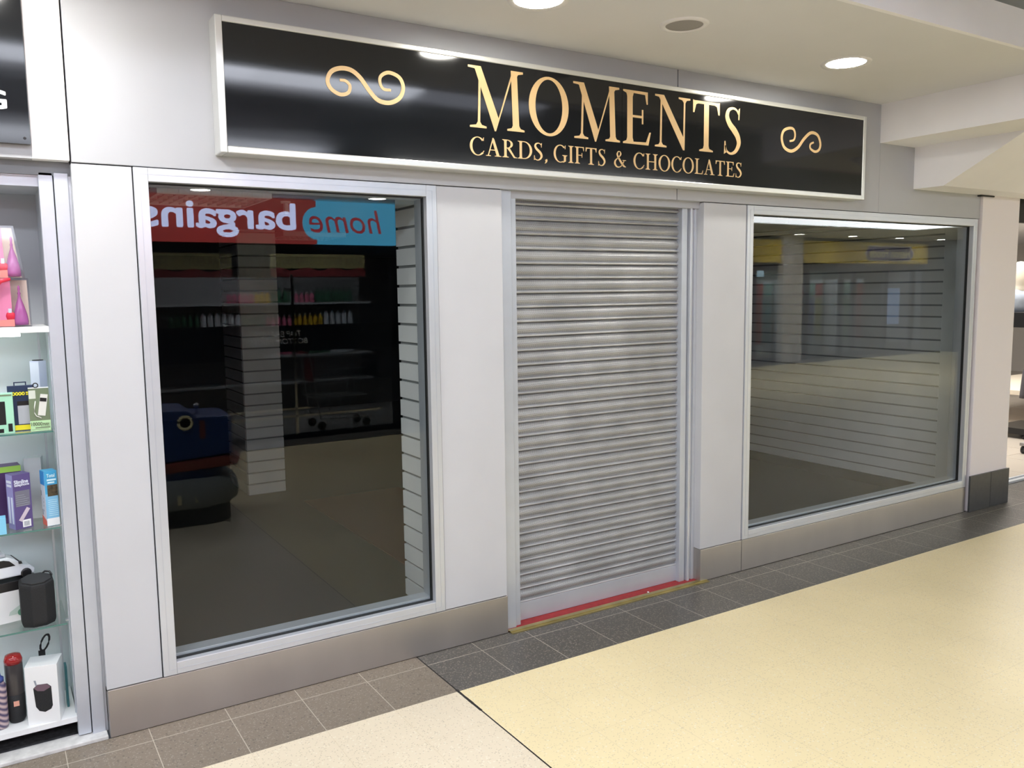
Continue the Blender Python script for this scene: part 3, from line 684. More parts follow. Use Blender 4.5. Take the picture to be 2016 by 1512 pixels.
CREAMC = pmat('toy_cream', (.78, .70, .58)); REDP = pmat('toy_red', (.75, .03, .07)); LILAC = pmat('toy_lilac', (.55, .25, .60))
def toybox(x, y, z, w_, d_, h_, rz, taper, label, band):
    t = thing('toy_gift_box', label, 'toy box', (x, y, z), math.radians(rz), 'pink toy gift boxes')
    bm = bmesh.new()
    a = [(-w_ / 2, -d_ / 2), (w_ / 2, -d_ / 2), (w_ / 2, d_ / 2), (-w_ / 2, d_ / 2)]
    lo = [bm.verts.new((px, py, 0)) for px, py in a]; hi = [bm.verts.new((px * taper, py * taper, h_)) for px, py in a]
    bm.faces.new(lo[::-1]); bm.faces.new(hi)
    for i in range(4): bm.faces.new((lo[i], lo[(i + 1) % 4], hi[(i + 1) % 4], hi[i]))
    obj('clear_case', bm, CLEARP, t)
    # backing card, coloured insert, dress-shaped bottle
    bm = bmesh.new(); k = taper
    prism(bm, [(w_ * .08, .004), (w_ * .46, .004), (w_ * .46 * k, h_ * .97), (w_ * .08 * k, h_ * .97)], 'y', d_ * .2, d_ * .22); obj('backing_card', bm, CREAMC, t)
    bm = bmesh.new(); prism(bm, [(-w_ * .46, .004), (w_ * .1, .004), (w_ * .1 * k, h_ * .95), (-w_ * .46 * k, h_ * .95)], 'y', -d_ * .30, -d_ * .28); obj('printed_insert', bm, PINK, t)
    bm = bmesh.new(); prism(bm, [(-w_ * .47, .002), (w_ * .14, .002), (w_ * .14, h_ * .16), (-w_ * .47, h_ * .13)], 'y', -d_ * .37, -d_ * .35); obj('printed_label', bm, ROSE, t)
    bm = bmesh.new(); lathe(bm, [(.001, 0), (.025, .001), (.0255, .015), (.0225, .04), (.015, .07), (.006, .1), (.004, .112), (.006, .118), (.003, .124), (.0045, .134), (.004, .142), (.001, .148)], (w_ * .27, -d_ * .15, .006), 20)
    for v in bm.verts: v.co.z = v.co.z * min(1, h_ / .16)
    obj('dress_shaped_bottle', bm, MAUVE, t, smooth=True)
    bm = bmesh.new(); lathe(bm, [(.001, .0), (.012, .004), (.016, .018), (.013, .03), (.002, .036)], (w_ * .06, -d_ * .42 + .012, h_ * .12), 16, sy=.35); obj('round_token', bm, REDP, t, smooth=True)
    box('pale_sticker', -w_ * .30, -w_ * .18, -d_ * .33, -d_ * .31, h_ * .3, h_ * .42, pmat('pale_sticker', (.65, .78, .85)), t)
    box('pale_sticker', w_ * .02, w_ * .09, -d_ * .33, -d_ * .31, h_ * .26, h_ * .38, pmat('pale_sticker', (.65, .78, .85)), t)
    if band:
        bm = bmesh.new(); pts = [(-w_ * .28 - .055 * math.cos(q * PI / 10) + .05, -d_ / 2 - .003, .02 + (h_ - .02) * math.sin(q * PI / 20)) for q in range(11)]
        tube(bm, [(-w_ * .42, -d_ / 2 - .004, .004), (-w_ * .40, -d_ / 2 - .004, h_ * .45), (-w_ * .30, -d_ / 2 - .004, h_ * .78), (-w_ * .1, -d_ / 2 - .004, h_ * .95), (w_ * .12, -d_ / 2 - .003, h_ * .985)], [.012, .013, .013, .010, .005], 10)
        obj('red_ribbon', bm, REDP, t, smooth=True)
    return t
toybox(-.232, .135, 1.635, .15, .09, .179, -4, .97, 'pink toy gift box with a red ribbon standing on the white shelf', True)
toybox(-.246, .132, 1.8145, .15, .09, .192, 2, .66, 'tapered pink toy gift box stacked on top of the box with the red ribbon', False)

# shelf 2: power banks
OLIVE = pmat('olive_card', (.17, .22, .13)); MINT = pmat('mint_card', (.38, .72, .52)); NAVY = pmat('navy_card', (.015, .03, .075)); LIME = pmat('pale_green_card', (.50, .75, .42))
YEL = pmat('yellow_print', (.85, .75, .03)); GREYC = pmat('grey_plastic', (.48, .50, .55), .3)
z = 1.2401
t = carton('power_bank_box', 'olive green power bank box with a pale green base strip on the upper glass shelf', 'box', -.154, .112, z, .068, .03, .161, -2, OLIVE,
       front=[('base_strip', 0, 1, 0, .235, LIME), ('sticker', .02, .35, .76, .955, pmat('pale_grey_sticker', (.62, .66, .58)))])
W, D_, Hh = .068, .03, .161
def local_text(nm, s, x0, x1, z0, z1, d_, m, p, **k): return text(nm, s, x0, x1, z0, z1, -d_ / 2 - .0007, m, p, **k)
local_text('capacity_print', '10000', -.031, .006, .019, .032, D_, OLIVE, t, bold=.02)
local_text('capacity_print', 'MAH', .0085, .0275, .019, .0285, D_, OLIVE, t, bold=.03)
boxes('small_print', [(-.018, .031, -D_ / 2 - .001, -D_ / 2 - .0006, .0085, .0125), (-.031, .026, -D_ / 2 - .001, -D_ / 2 - .0006, .0035, .005), (-.0, .031, -D_ / 2 - .001, -D_ / 2 - .0006, .0145, .0158)], OLIVE, t)
bm = bmesh.new(); mm = Matrix.Translation((.012, -D_ / 2 - .002, .098)) @ Matrix.Rotation(.16, 4, 'Y')
bx(bm, -.0125, .0125, 0, .0015, -.042, .040, mm); pb_ = obj('pictured_power_bank', bm, pmat('ivory_plastic', (.72, .72, .66)), t, bevel=.001)
bm = bmesh.new(); bx(bm, -.012, .010, -.0008, .0, .012, .026, mm); obj('pictured_screen', bm, BLACK, pb_)
bm = bmesh.new(); tube(bm, [(-.012, -D_ / 2 - .002, .113), (-.0165, -D_ / 2 - .002, .09), (-.0175, -D_ / 2 - .002, .068), (-.012, -D_ / 2 - .002, .056), (-.004, -D_ / 2 - .002, .052), (.004, -D_ / 2 - .002, .047)], .0019, 6); obj('pictured_cable', bm, pmat('ivory_plastic', (.72, .72, .66)), t, smooth=True)
box('top_flap', -.034, .034, -.0155, .0155, .1611, .1625, WHITEB, t)
t = carton('power_bank_box', 'navy power bank box with yellow figures and a hanging tab behind the olive one', 'box', -.211, .139, z, .088, .022, .172, 1, NAVY,
       front=[('yellow_band', .14, .96, .02, .13, YEL), ('pictured_power_bank', .34, .95, .15, .56, GREYC), ('pictured_cap', .33, .95, .56, .66, BLACK)])
local_text('capacity_print', '10000', -.036, .012, .136, .148, .022, YEL, t, bold=.03)
boxes('yellow_print', [(.016, .034, -.0118, -.0111, .142, .148), (.016, .034, -.0118, -.0111, .136, .140)], YEL, t)
bm = bmesh.new(); bx(bm, -.022, -.018, -.001, .001, .172, .182); bx(bm, .016, .02, -.001, .001, .172, .182); bx(bm, -.022, .02, -.001, .001, .182, .186); obj('hanging_tab', bm, NAVY, t)
t = carton('power_bank_box', 'mint green power bank box cut by the left edge of the picture', 'box', -.285, .110, z, .092, .035, .150, -3, MINT,
       front=[('pictured_power_bank', .1, .72, .22, .80, BLACK), ('pictured_plug', .78, .93, .04, .24, BLACK), ('top_band', 0, .97, .93, .97, OLIVE), ('pictured_case', .3, .62, .02, .12, BLACK)])
t = carton('cable_box', 'slim white cable box standing at the back of the power bank shelf', 'box', -.144, .215, z, .04, .04, .258, -42, pmat('pale_lilac_card', (.62, .66, .80)), side=[], front=[('white_front', .04, .96, .02, .98, pmat('cool_white_card', (.74, .80, .88)))])
bm = bmesh.new(); tube(bm, [(-.004, -.0215, .06), (-.002, -.0215, .09), (.004, -.0215, .11), (.006, -.0215, .13), (0, -.0215, .14), (-.006, -.0215, .13), (-.004, -.0215, .11), (.002, -.0215, .09), (.006, -.0215, .06)], .0012, 5); obj('pictured_cable', bm, pmat('grey_print', (.3, .33, .38)), t)
bm = bmesh.new(); bm2 = [(.0 + .011 * math.cos(q * PI / 8), 0, .011 * math.sin(q * PI / 8)) for q in range(17)]
t = thing('price_hook', 'small black ring hook above the olive power bank box', 'hook', (-.163, .10, 1.4028))
tube(bm, [(a * .75, b, c * .75 + .0095) for a, b, c in bm2], .0023, 6); obj('ring', bm, BLACK, t, smooth=True)
t = thing('wire_hook', 'flat black wire loop on top of the slim white cable box', 'hook', (-.144, .205, 1.4985))
bm = bmesh.new(); tube(bm, [(.018 * math.cos(q * PI / 8), .010 * math.sin(q * PI / 8), .0022) for q in range(17)], .0018, 6); obj('loop', bm, BLACK, t, smooth=True)

# shelf 3: telephones
z = .8661
PURP = pmat('purple_card', (.10, .07, .22)); PURL = pmat('lilac_card', (.28, .25, .55)); AQUA = pmat('aqua_card', (.06, .36, .62)); SKYB = pmat('sky_blue_card', (.05, .33, .80)); PALEW = pmat('pale_print', (.72, .74, .86))
t = thing('telephone_box', 'purple boxed telephone on the middle glass shelf left of the blue box', 'box', (-.262, .118, z), 0)
def quadbox(parent, nm, p0, p1, h_, th_, m, z0=0):
    """upright slab between two floor points, thickness away from the viewer"""
    a = Vector((p0[0], p0[1], 0)); b = Vector((p1[0], p1[1], 0)); dd = (b - a).normalized(); n = Vector((-dd.y, dd.x, 0)) * th_
    bm = bmesh.new(); vs = [bm.verts.new(q + Vector((0, 0, zz))) for zz in (z0, h_) for q in (a, b, b + n, a + n)]
    for f in ((0, 1, 2, 3), (4, 5, 6, 7), (0, 1, 5, 4), (1, 2, 6, 5), (2, 3, 7, 6), (3, 0, 4, 7)): bm.faces.new([vs[i] for i in f])
    return obj(nm, bm, m, parent)
bpy.data.objects.remove(t)
t = thing('telephone_box', 'purple boxed telephone on the middle glass shelf left of the blue box', 'box', (-.262, .10, z), math.radians(22))
# right (wider, dark) face is the local -y face from x=0 to .062; the lilac face is the local -x face
box('carton_body', 0, .064, 0, .055, 0, .212, PURP, t, bevel=.0008)
box('lilac_side', -.0006, 0, .001, .054, .001, .211, PURL, t)
box('text_panel', .006, .058, -.0006, 0, .088, .148, pmat('slate_print', (.17, .17, .22)), t)
text('title_print', 'Slimline', .005, .055, .176, .190, -.0007, PALEW, t, bold=.03)
text('title_print', 'telephone', .005, .058, .164, .176, -.0007, PALEW, t, bold=.03)
boxes('small_print', [(.008, .008 + w2, -.0012, -.0006, .090 + .008 * q, .0915 + .008 * q) for q, w2 in enumerate((.045, .048, .04, .046, .035, .03))], pmat('grey_print', (.3, .33, .38)), t)
bm = bmesh.new(); mm = Matrix.Translation((.034, -.0012, .055)) @ Matrix.Rotation(.6, 4, 'Y'); bx(bm, -.007, .007, -.0005, .0005, -.028, .028, mm); obj('pictured_handset', bm, pmat('handset_print', (.60, .52, .60)), t, bevel=.0004)
box('barcode_label', .026, .056, -.0008, 0, .006, .034, WHITEB, t)
boxes('barcode', [(.031 + .0022 * q, .0322 + .0022 * q, -.0013, -.0008, .010, .028) for q in range(9)], pmat('grey_print', (.3, .33, .38)), t)
bm = bmesh.new()
for yy in (.014, .038): bx(bm, -.0014, -.0006, yy - .0065, yy + .0065, .022, .125)
obj('pictured_handset', bm, PALEW, t, bevel=.0004)
boxes('title_print', [(-.0012, -.0006, .010, .048, .178, .188), (-.0012, -.0006, .010, .046, .164, .173)], PALEW, t)
t = thing('gadget_box', 'blue and white gadget box at the right end of the telephone shelf', 'box', (-.157, .092, z), math.radians(12))
box('carton_body', 0, .044, 0, .055, 0, .214, AQUA, t, bevel=.0008)
boxes('lower_panel', [(.001, .043, -.0006, 0, .03, .125)], pmat('pale_blue_card', (.22, .50, .72)), t)
box('white_foot', .0, .044, -.0007, 0, .001, .03, WHITEB, t)
box('photo_print', .008, .044, -.0009, 0, .116, .160, pmat('brown_photo', (.10, .075, .04), noise=.8, nscale=90), t)
text('title_print', 'Total', .008, .036, .190, .203, -.0008, pmat('aqua_pale_print', (.62, .85, .90)), t, bold=.02)
boxes('small_print', [(.008, .040, -.0012, -.0006, .176, .183), (.010, .034, -.0012, -.0006, .166, .172)] + [(.008, .040, -.0009, -.0006, .04 + .0075 * q, .0415 + .0075 * q) for q in range(9)], pmat('aqua_pale_print', (.62, .85, .90)), t)
box('white_side', -.0006, 0, .001, .054, .001, .213, pmat('cool_white_card', (.74, .80, .88)), t)
box('blue_side_top', -.0010, 0, .001, .054, .160, .213, SKYB, t)
bm = bmesh.new(); prism(bm, [(.001, .001), (.054, .001), (.054, .038), (.001, .022)], 'x', -.0010, 0); obj('red_side_foot', bm, pmat('coral_red_print', (.80, .16, .11)), t)
boxes('side_picture', [(-.0014, -.0006, .026, .030, .055, .062), (-.0014, -.0006, .024, .028, .075, .080), (-.0014, -.0006, .022, .026, .090, .095), (-.0014, -.0006, .020, .024, .105, .110), (-.0014, -.0006, .038, .046, .04, .062), (-.0014, -.0006, .044, .052, .115, .135)], pmat('grey_print', (.3, .33, .38)), t)
t = carton('small_blue_carton', 'small sky blue carton in front of the telephone box, cut by the picture edge', 'box', -.335, .085, z, .085, .05, .062, 0, pmat('bright_sky_card', (.22, .58, .80)))
t = carton('lime_topped_box', 'flat box with a lime green lid behind the purple telephone box', 'box', -.292, .27, z, .12, .08, .225, 6, pmat('dark_violet_card', (.07, .03, .12)), front=[('lime_band', 0, 1, .90, 1, pmat('lime_print', (.35, .62, .10)))])
t = carton('grey_gadget_box', 'pale grey box standing at the back between the telephone and blue boxes', 'box', -.182, .285, z, .06, .06, .245, -10, pmat('pale_grey_card', (.55, .58, .60)))

# shelf 4: boxed toy car + hexagonal speaker
z = .4821
t = thing('toy_car', 'white toy car with dark windows on a black base on the lower glass shelf', 'toy car', (-.30, .25, .6435), math.radians(12))
CARW = pmat('white_car_body', (.80, .84, .88), .2)
bm = bmesh.new()
prism(bm, [(-.14, .012), (.085, .012), (.088, .03), (.07, .048), (.045, .055), (.02, .082), (-.005, .093), (-.075, .095), (-.11, .07), (-.14, .062)], 'y', -.042, .042); obj('car_body', bm, CARW, t, bevel=.006)
bm = bmesh.new(); prism(bm, [(-.085, .056), (.02, .056), (.0, .078), (-.02, .085), (-.07, .085)], 'y', -.0432, -.0422); obj('side_window', bm, BLACK, t)
bm = bmesh.new(); prism(bm, [(.047, .058), (.024, .082), (.022, .080), (.044, .056)], 'y', -.034, .034); obj('windscreen', bm, BLACK, t)
for sx in (-.09, .055):
    for sy in (-.04, .04):
        bm = bmesh.new(); lathe(bm, [(.012, -.006), (.019, -.005), (.019, .005), (.012, .006)], seg=20); bmesh.ops.rotate(bm, verts=bm.verts, matrix=Matrix.Rotation(PI / 2, 3, 'X')); bmesh.ops.translate(bm, verts=bm.verts, vec=(sx, sy, .019)); obj('wheel', bm, BLACK, t, smooth=True)
box('roof_rack', -.07, -.01, -.035, .035, .0955, .108, GREYC, t, bevel=.003)
box('wing_mirror', .03, .04, -.056, -.043, .062, .072, BLACK, t, bevel=.002)
t = thing('toy_car_box', 'white toy car carton with a black top under the white toy car', 'box', (-.31, .25, z), math.radians(12))
box('carton_body', -.15, .10, -.06, .06, 0, .125, WHITEB, t, bevel=.001)
box('black_top', -.151, .101, -.061, .061, .125, .161, BLACK, t, bevel=.001)
bm = bmesh.new(); prism(bm, [(-.01, .028), (.09, .028), (.095, .05), (.07, .072), (.03, .062), (-.005, .042)], 'y', -.0608, -.06); obj('pictured_car', bm, pmat('pale_car_print', (.55, .66, .60)), t)
bm = bmesh.new(); lathe(bm, [(.014, 0), (.014, .001)], seg=20); bmesh.ops.rotate(bm, verts=bm.verts, matrix=Matrix.Rotation(PI / 2, 3, 'X')); bmesh.ops.translate(bm, verts=bm.verts, vec=(.035, -.0608, .033)); obj('pictured_wheel', bm, pmat('green_print', (.12, .30, .20)), t)
t = thing('portable_speaker', 'black fabric portable speaker with a strap, in front of the toy car carton', 'speaker', (-.209, .120, z), math.radians(4))
bm = bmesh.new(); n = 8; hexp = [(.062 * math.cos(2 * PI * (k + .5) / n) * 1.02, .05 * math.sin(2 * PI * (k + .5) / n)) for k in range(n)]
lo = [(.9, .0), (.98, .012), (1.0, .02), (1.0, .165), (.97, .175), (.9, .178)]
rings = [[bm.verts.new((p[0] * s_, p[1] * s_, zz + (.012 * (p[1] / .05) if zz > .15 else 0))) for p in hexp] for s_, zz in lo]
for a, b in zip(rings, rings[1:]):
    for k in range(n): bm.faces.new((a[k], a[(k + 1) % n], b[(k + 1) % n], b[k]))
bm.faces.new(rings[0][::-1]); bm.faces.new(rings[-1]); obj('speaker_body', bm, BLACKF, t, bevel=.004)
bm = bmesh.new(); prism(bm, [(p[0] * .84, p[1] * .84) for p in hexp], 'z', 0, .003, Matrix.Translation((0, 0, .1785)) @ Matrix.Rotation(.23, 4, 'X')); obj('top_panel', bm, pmat('dark_grey_plastic', (.045, .045, .048), .3), t)
bm = bmesh.new(); tube(bm, [(.02, .035, .18), (.035, .03, .194), (.05, .022, .192), (.056, .018, .18), (.055, .018, .165)], .004, 6); obj('strap', bm, BLACK, t, smooth=True)

# base: boxed speaker, cylinder speaker, striped flask, strap
z = .0972
t = thing('speaker_carton', 'white carton with a picture of a black speaker on the bottom shelf', 'box', (-.2725, .085, z), math.radians(-14))
box('carton_body', 0, .112, 0, .105, 0, .232, WHITEB, t, bevel=.0008)
n = 8; oct_ = [(.062 + .031 * math.cos(a), .098 + .048 * math.sin(a)) for a in [2 * PI * (k + .5) / n for k in range(n)]]
bm = bmesh.new(); prism(bm, [(.026, .145), (.031, .07), (.042, .052), (.062, .045), (.083, .055), (.089, .068), (.088, .145), (.075, .158), (.04, .158)], 'y', -.0007, 0); obj('pictured_speaker', bm, BLACKF, t)
bm = bmesh.new(); prism(bm, [(.028, .145), (.04, .133), (.062, .130), (.086, .143), (.075, .157), (.04, .157)], 'y', -.0011, -.0006); obj('pictured_top', bm, pmat('plum_print', (.16, .10, .13)), t)
bm = bmesh.new(); prism(bm, [(.034, .155), (.040, .154), (.036, .176), (.029, .176)], 'y', -.0007, 0); obj('pictured_strap', bm, pmat('grey_print', (.3, .33, .38)), t)
t = thing('cylinder_speaker', 'dark cylindrical speaker with a shiny red top beside the speaker carton', 'speaker', (-.306, .155, z))
bm = bmesh.new(); lathe(bm, [(.024, 0), (.031, .012), (.032, .03), (.032, .115)], seg=28); obj('lower_body', bm, BLACKF, t, smooth=True)
bm = bmesh.new(); lathe(bm, [(.032, .115), (.0315, .235), (.030, .238)], seg=28, cap=False); obj('upper_body', bm, pmat('smoked_plastic', (.05, .045, .045), .12), t, smooth=True)
bm = bmesh.new(); lathe(bm, [(.0315, .236), (.032, .250), (.026, .268), (.012, .272)], seg=28); obj('red_top', bm, pmat('dark_red_gloss', (.30, .02, .02), .12), t, smooth=True)
box('badge', -.009, .010, -.0335, -.030, .072, .092, pmat('copper_badge', (.75, .38, .28)), t)
def stripes():
    m = pmat('striped_flask', (.4, .4, .5), .3); nt = m.node_tree; b = nt.nodes['Principled BSDF']
    wv = nt.nodes.new('ShaderNodeTexWave'); wv.inputs['Scale'].default_value = 18; g = nt.nodes.new('ShaderNodeNewGeometry')
    mp = nt.nodes.new('ShaderNodeMapping'); mp.inputs['Rotation'].default_value = (0, .9, .3); nt.links.new(g.outputs['Position'], mp.inputs[0]); nt.links.new(mp.outputs[0], wv.inputs['Vector'])
    cr = nt.nodes.new('ShaderNodeValToRGB'); cr.color_ramp.elements[0].color = (.06, .05, .12, 1); cr.color_ramp.elements[1].color = (.55, .42, .42, 1); nt.links.new(wv.outputs['Fac'], cr.inputs[0]); nt.links.new(cr.outputs[0], b.inputs['Base Color'])
    return m
t = thing('drinks_flask', 'striped flask with a blue cap at the bottom left edge of the picture', 'flask', (-.362, .125, z))
bm = bmesh.new(); lathe(bm, [(.022, 0), (.027, .008), (.028, .03), (.028, .165), (.02, .185)], seg=24); obj('flask_body', bm, stripes(), t, smooth=True)
bm = bmesh.new(); lathe(bm, [(.021, .185), (.021, .20), (.013, .206), (.010, .222)], seg=24); obj('cap', bm, pmat('royal_blue_plastic', (.05, .08, .30), .3), t, smooth=True)
t = thing('carry_strap', 'black looped carry strap sticking up behind the white speaker carton', 'strap', (-.205, .225, z))
bm = bmesh.new(); bx(bm, -.012, .012, -.003, .003, 0, .235); obj('strap_stem', bm, BLACKF, t)
bm = bmesh.new(); tube(bm, [(.004 + .014 * math.sin(q * 2 * PI / 14), 0, .265 + .032 * math.cos(q * 2 * PI / 14) + .0) for q in range(15)], .0042, 6)
for v in bm.verts: v.co.x += (v.co.z - .235) * .3
obj('strap_loop', bm, BLACKF, t, smooth=True)
t = carton('teal_card_pack', 'narrow teal card pack leaning at the right end of the bottom shelf', 'box', -.128, .19, z, .008, .05, .17, 0, pmat('teal_card', (.03, .16, .18)))

# ================================================================== SHOP TO THE RIGHT
FT = mat('cream_shop_tile', (.66, .59, .51), .25)
struct(boxes('floor', [(6.6 + i * .6, 6.6 + i * .6 + .594, .36 + j * .6, .36 + j * .6 + .594, -.02, .0) for i in range(0, 18) for j in range(0, 10)], FT))
struct(box('floor', 6.565, 17.5, 0, 6.6, -.1, -.006, mat('tile_grout', (.45, .38, .32), .7)))
tag(boxes('door_track', [(6.585, 12, .29, .33, 0, .022), (6.585, 12, .34, .36, 0, .03)], ALU, bevel=.003), 'silver sliding-door track at the foot of the bright shop on the right', 'door track')
struct(box('floor', 6.565, 12, -.004, .29, -.1, -.0002, FLOOR))
struct(box('wall_right', 6.58, 17.5, 6.3, 6.4, 0, 2.6, mat('shop_back_wall', (.80, .77, .73), .6)))
struct(box('wall_right', 17.4, 17.5, 0, 6.4, 0, 2.6, MATS['shop_back_wall']))
struct(box('ceiling', 6.565, 17.5, .0, 6.4, 2.55, 2.62, WHITE))
struct(box('wall_right', 10.9, 24, 0, .06, 0, 3.0, PANEL))
for k, (x, y) in enumerate(((8.8, 1.0), (10.4, 1.2), (9.6, 2.6), (11.2, 2.9))):
    t = thing('shop_downlight', 'bright round ceiling light of the clothes shop, ' + ('nearest the column', 'nearest the mall, on the right', 'deeper inside, on the left', 'deepest inside, on the right')[k], 'ceiling light', (x, y, 2.55), 0, 'clothes shop ceiling lights')
    bm = bmesh.new(); lathe(bm, [(.10, -.004), (.13, -.012), (.135, 0)], seg=32, cap=False); obj('trim_ring', bm, WHITE, t, smooth=True)
    bm = bmesh.new(); lathe(bm, [(.10, -.005), (.10, -.002)], seg=32); obj('diffuser', bm, LAMPS, t)
# mannequin bust
t = thing('mannequin', 'cream headed mannequin in a pale blue shirt on a dark display unit beyond the column', 'mannequin', (9.62, 1.5, 1.44), math.radians(-20))
bm = bmesh.new(); lathe(bm, [(.05, .22), (.045, .27), (.05, .30), (.078, .34), (.092, .40), (.09, .47), (.07, .53), (.03, .56), (.005, .565)], seg=24, sy=1.1); obj('head', bm, SKIN, t, smooth=True)
bm = bmesh.new(); lathe(bm, [(.12, .0), (.15, .06), (.19, .14), (.18, .19), (.10, .225), (.055, .25)], seg=24, sy=.62); obj('shirt', bm, DENIM, t, smooth=True)
t = thing('display_unit', 'black display unit with a lettered header carrying the mannequin', 'display unit', (9.66, 1.5, 0))
box('header_board', -.22, .55, -.2, .2, 1.27, 1.44, BLACK, t, bevel=.004)
text('header_lettering', 's.co.uk', -.20, .30, 1.32, 1.38, -.201, GREYC, t)
boxes('post', [(.1, .13, .15, .18, .12, 1.27)], BLACK, t)
boxes('base', [(-.1, .55, -.18, .2, .05, .12)], BLACK, t)
for cx_, cy_ in ((-.06, -.14), (.5, -.14), (-.06, .16), (.5, .16)):
    bm = bmesh.new(); lathe(bm, [(.015, -.012), (.025, -.01), (.025, .01), (.015, .012)], (0, 0, 0), 16); bmesh.ops.rotate(bm, verts=bm.verts, matrix=Matrix.Rotation(PI / 2, 3, 'X')); bmesh.ops.translate(bm, verts=bm.verts, vec=(cx_, cy_, .0255)); obj('castor', bm, BLACK, t, smooth=True)
def garment(nm, label, cat, x, y, z0, z1, w0, w1, m, folds=5, rz=0):
    t = thing(nm, label, cat, (x, y, z0), rz)
    bm = bmesh.new(); n = 40; rings = []
    for i in range(9):
        v = i / 8; zz = (z1 - z0) * v; ww = w0 + (w1 - w0) * v ** 1.5
        if v > .85: ww *= .75
        rings.append([bm.verts.new((ww * math.cos(2 * PI * k / n), (.07 + .018 * math.cos(folds * 2 * PI * k / n) * (1 - v)) * math.sin(2 * PI * k / n), zz)) for k in range(n)])
    for a, b in zip(rings, rings[1:]):
        for k in range(n): bm.faces.new((a[k], a[(k + 1) % n], b[(k + 1) % n], b[k]))
    bm.faces.new(rings[0][::-1]); bm.faces.new(rings[-1]); obj('cloth_body', bm, m, t, smooth=True)
    return t, z1 - z0
t, h_ = garment('coral_top', 'coral pink top hanging on the rail to the right of the column', 'clothing', 9.64, 1.22, .80, 1.27, .17, .13, CORAL)
for s_ in (-1, 1):
    bm = bmesh.new(); tube(bm, [(s_ * .11, 0, h_ - .03), (s_ * .165, 0, h_ - .13), (s_ * .175, 0, h_ - .25)], [.05, .05, .045], 10)
    obj('sleeve', bm, CORAL, t, smooth=True)
bm = bmesh.new(); tube(bm, [(0, 0, h_ - .01), (0, 0, h_ + .02), (.012, 0, h_ + .032), (.0, 0, h_ + .045)], .003, 6); obj('hanger_hook', bm, ALU, t)
garment('charcoal_skirt', 'dark charcoal skirt hanging below the coral top', 'clothing', 9.62, 1.32, .48, .86, .17, .12, CHARC)
t = thing('clothes_rail', 'low clothes rail with castors at the right picture edge', 'clothes rail', (9.2, .93, 0))
boxes('base_bar', [(-.5, .6, -.02, .02, .085, .115)], GREYP, t)
bm = bmesh.new(); bx(bm, -.02, .02, -.35, -.30, .0, .0); bm.free()
for cx_ in (-.46, .56):
    bm = bmesh.new(); lathe(bm, [(.02, -.015), (.04, -.012), (.04, .012), (.02, .015)], seg=16); bmesh.ops.rotate(bm, verts=bm.verts, matrix=Matrix.Rotation(PI / 2, 3, 'X')); bmesh.ops.translate(bm, verts=bm.verts, vec=(cx_, 0, .041)); obj('castor', bm, BLACK, t, smooth=True)
t = thing('low_display_table', 'low cream display table inside the clothes shop', 'table', (11.6, 2.3, 0))
box('tabletop', -1.1, 1.1, -.6, .6, .38, .44, SKIN, t, bevel=.005)
for sx in (-1, 1):
    for sy in (-1, 1): box('leg', sx * 1.0 - .03, sx * 1.0 + .03, sy * .5 - .03, sy * .5 + .03, 0, .38, BLACK, t)

# ================================================================== SHOP OPPOSITE (seen mirrored in the left window)
YO = -6.3
REDS = emit('red_sign_face', (1.0, .15, .14), 1.7); REDS.node_tree.nodes['Principled BSDF'].inputs['Base Color'].default_value = (.4, .02, .02, 1)
CYS = emit('cyan_sign_face', (.12, .62, 1.0), 4.9)
WLET = emit('white_sign_letters', (.62, .68, 1.0), 12)
RLET = emit('red_sign_letters', (1.0, .10, .14), 2.6)
t = thing('opposite_shop_sign', 'illuminated red and cyan shop sign on the opposite side of the walkway', 'sign', (1.2, YO, 2.58))
T2 = lambda o: to_local(o, t)
bm = bmesh.new(); prism(bm, [(-1.8, 2.335), (3.12, 2.335), (3.12, 2.84), (-1.8, 2.84)], 'y', YO, YO + .10); T2(obj('red_panel', bm, REDS, t))
bm = bmesh.new(); arc = [(3.12 - .17 * math.sin(a), 2.575 + .19 * math.cos(a)) for a in [PI * k / 16 for k in range(17)]]
prism(bm, [(4.14, 2.335), (4.14, 2.84), (3.12, 2.84)] + arc + [(3.12, 2.335)], 'y', YO + .0, YO + .104); T2(obj('cyan_panel', bm, CYS, t))
T2(text('white_lettering', 'bargains', 1.19, 2.86, 2.403, 2.785, YO + .105, WLET, t, face=1, bold=.022))
T2(text('red_lettering', 'home', 3.03, 3.945, 2.468, 2.755, YO + .105, RLET, t, face=1, bold=.0, shear=.2))
mat('slogan_grey', (.85, .86, .88), .6)
NAV = mat('navy_shopfront', (.008, .011, .02), .2)
struct(boxes('wall_opposite', [(-6, -1.8, YO - .1, YO, 0, 2.9), (-6, 9, YO - .1, YO, 2.84, 3.1), (4.16, 9, YO - .1, YO + .02, 0, 2.9)], NAV))
struct(boxes('wall_opposite', [(-1.8, 4.16, YO - .05, YO, 2.22, 2.335), (-1.8, 2.45, YO - .05, YO, .98, 1.385), (2.45, 4.16, YO - .05, YO, 1.06, 1.375), (-1.8, 4.16, YO - .05, YO, 0, .06), (4.10, 4.16, YO - .05, YO, .06, 2.22)], NAV))
text('window_slogan', 'TOP BRANDS', 2.36, 2.91, 1.24, 1.31, YO + .001, MATS['slogan_grey'], None, face=1, shear=.15)
o = bpy.data.objects['window_slogan']; tag(o, 'small grey slogan TOP BRANDS on the navy band of the opposite shop', 'lettering')
o = text('window_slogan', 'BOTTOM PRICES', 2.30, 2.99, 1.155, 1.22, YO + .001, MATS['slogan_grey'], None, face=1, shear=.15); tag(o, 'small grey slogan BOTTOM PRICES under the slogan TOP BRANDS', 'lettering')
POLES = mat('polished_post', (.8, .8, .82), .12, metal=1)
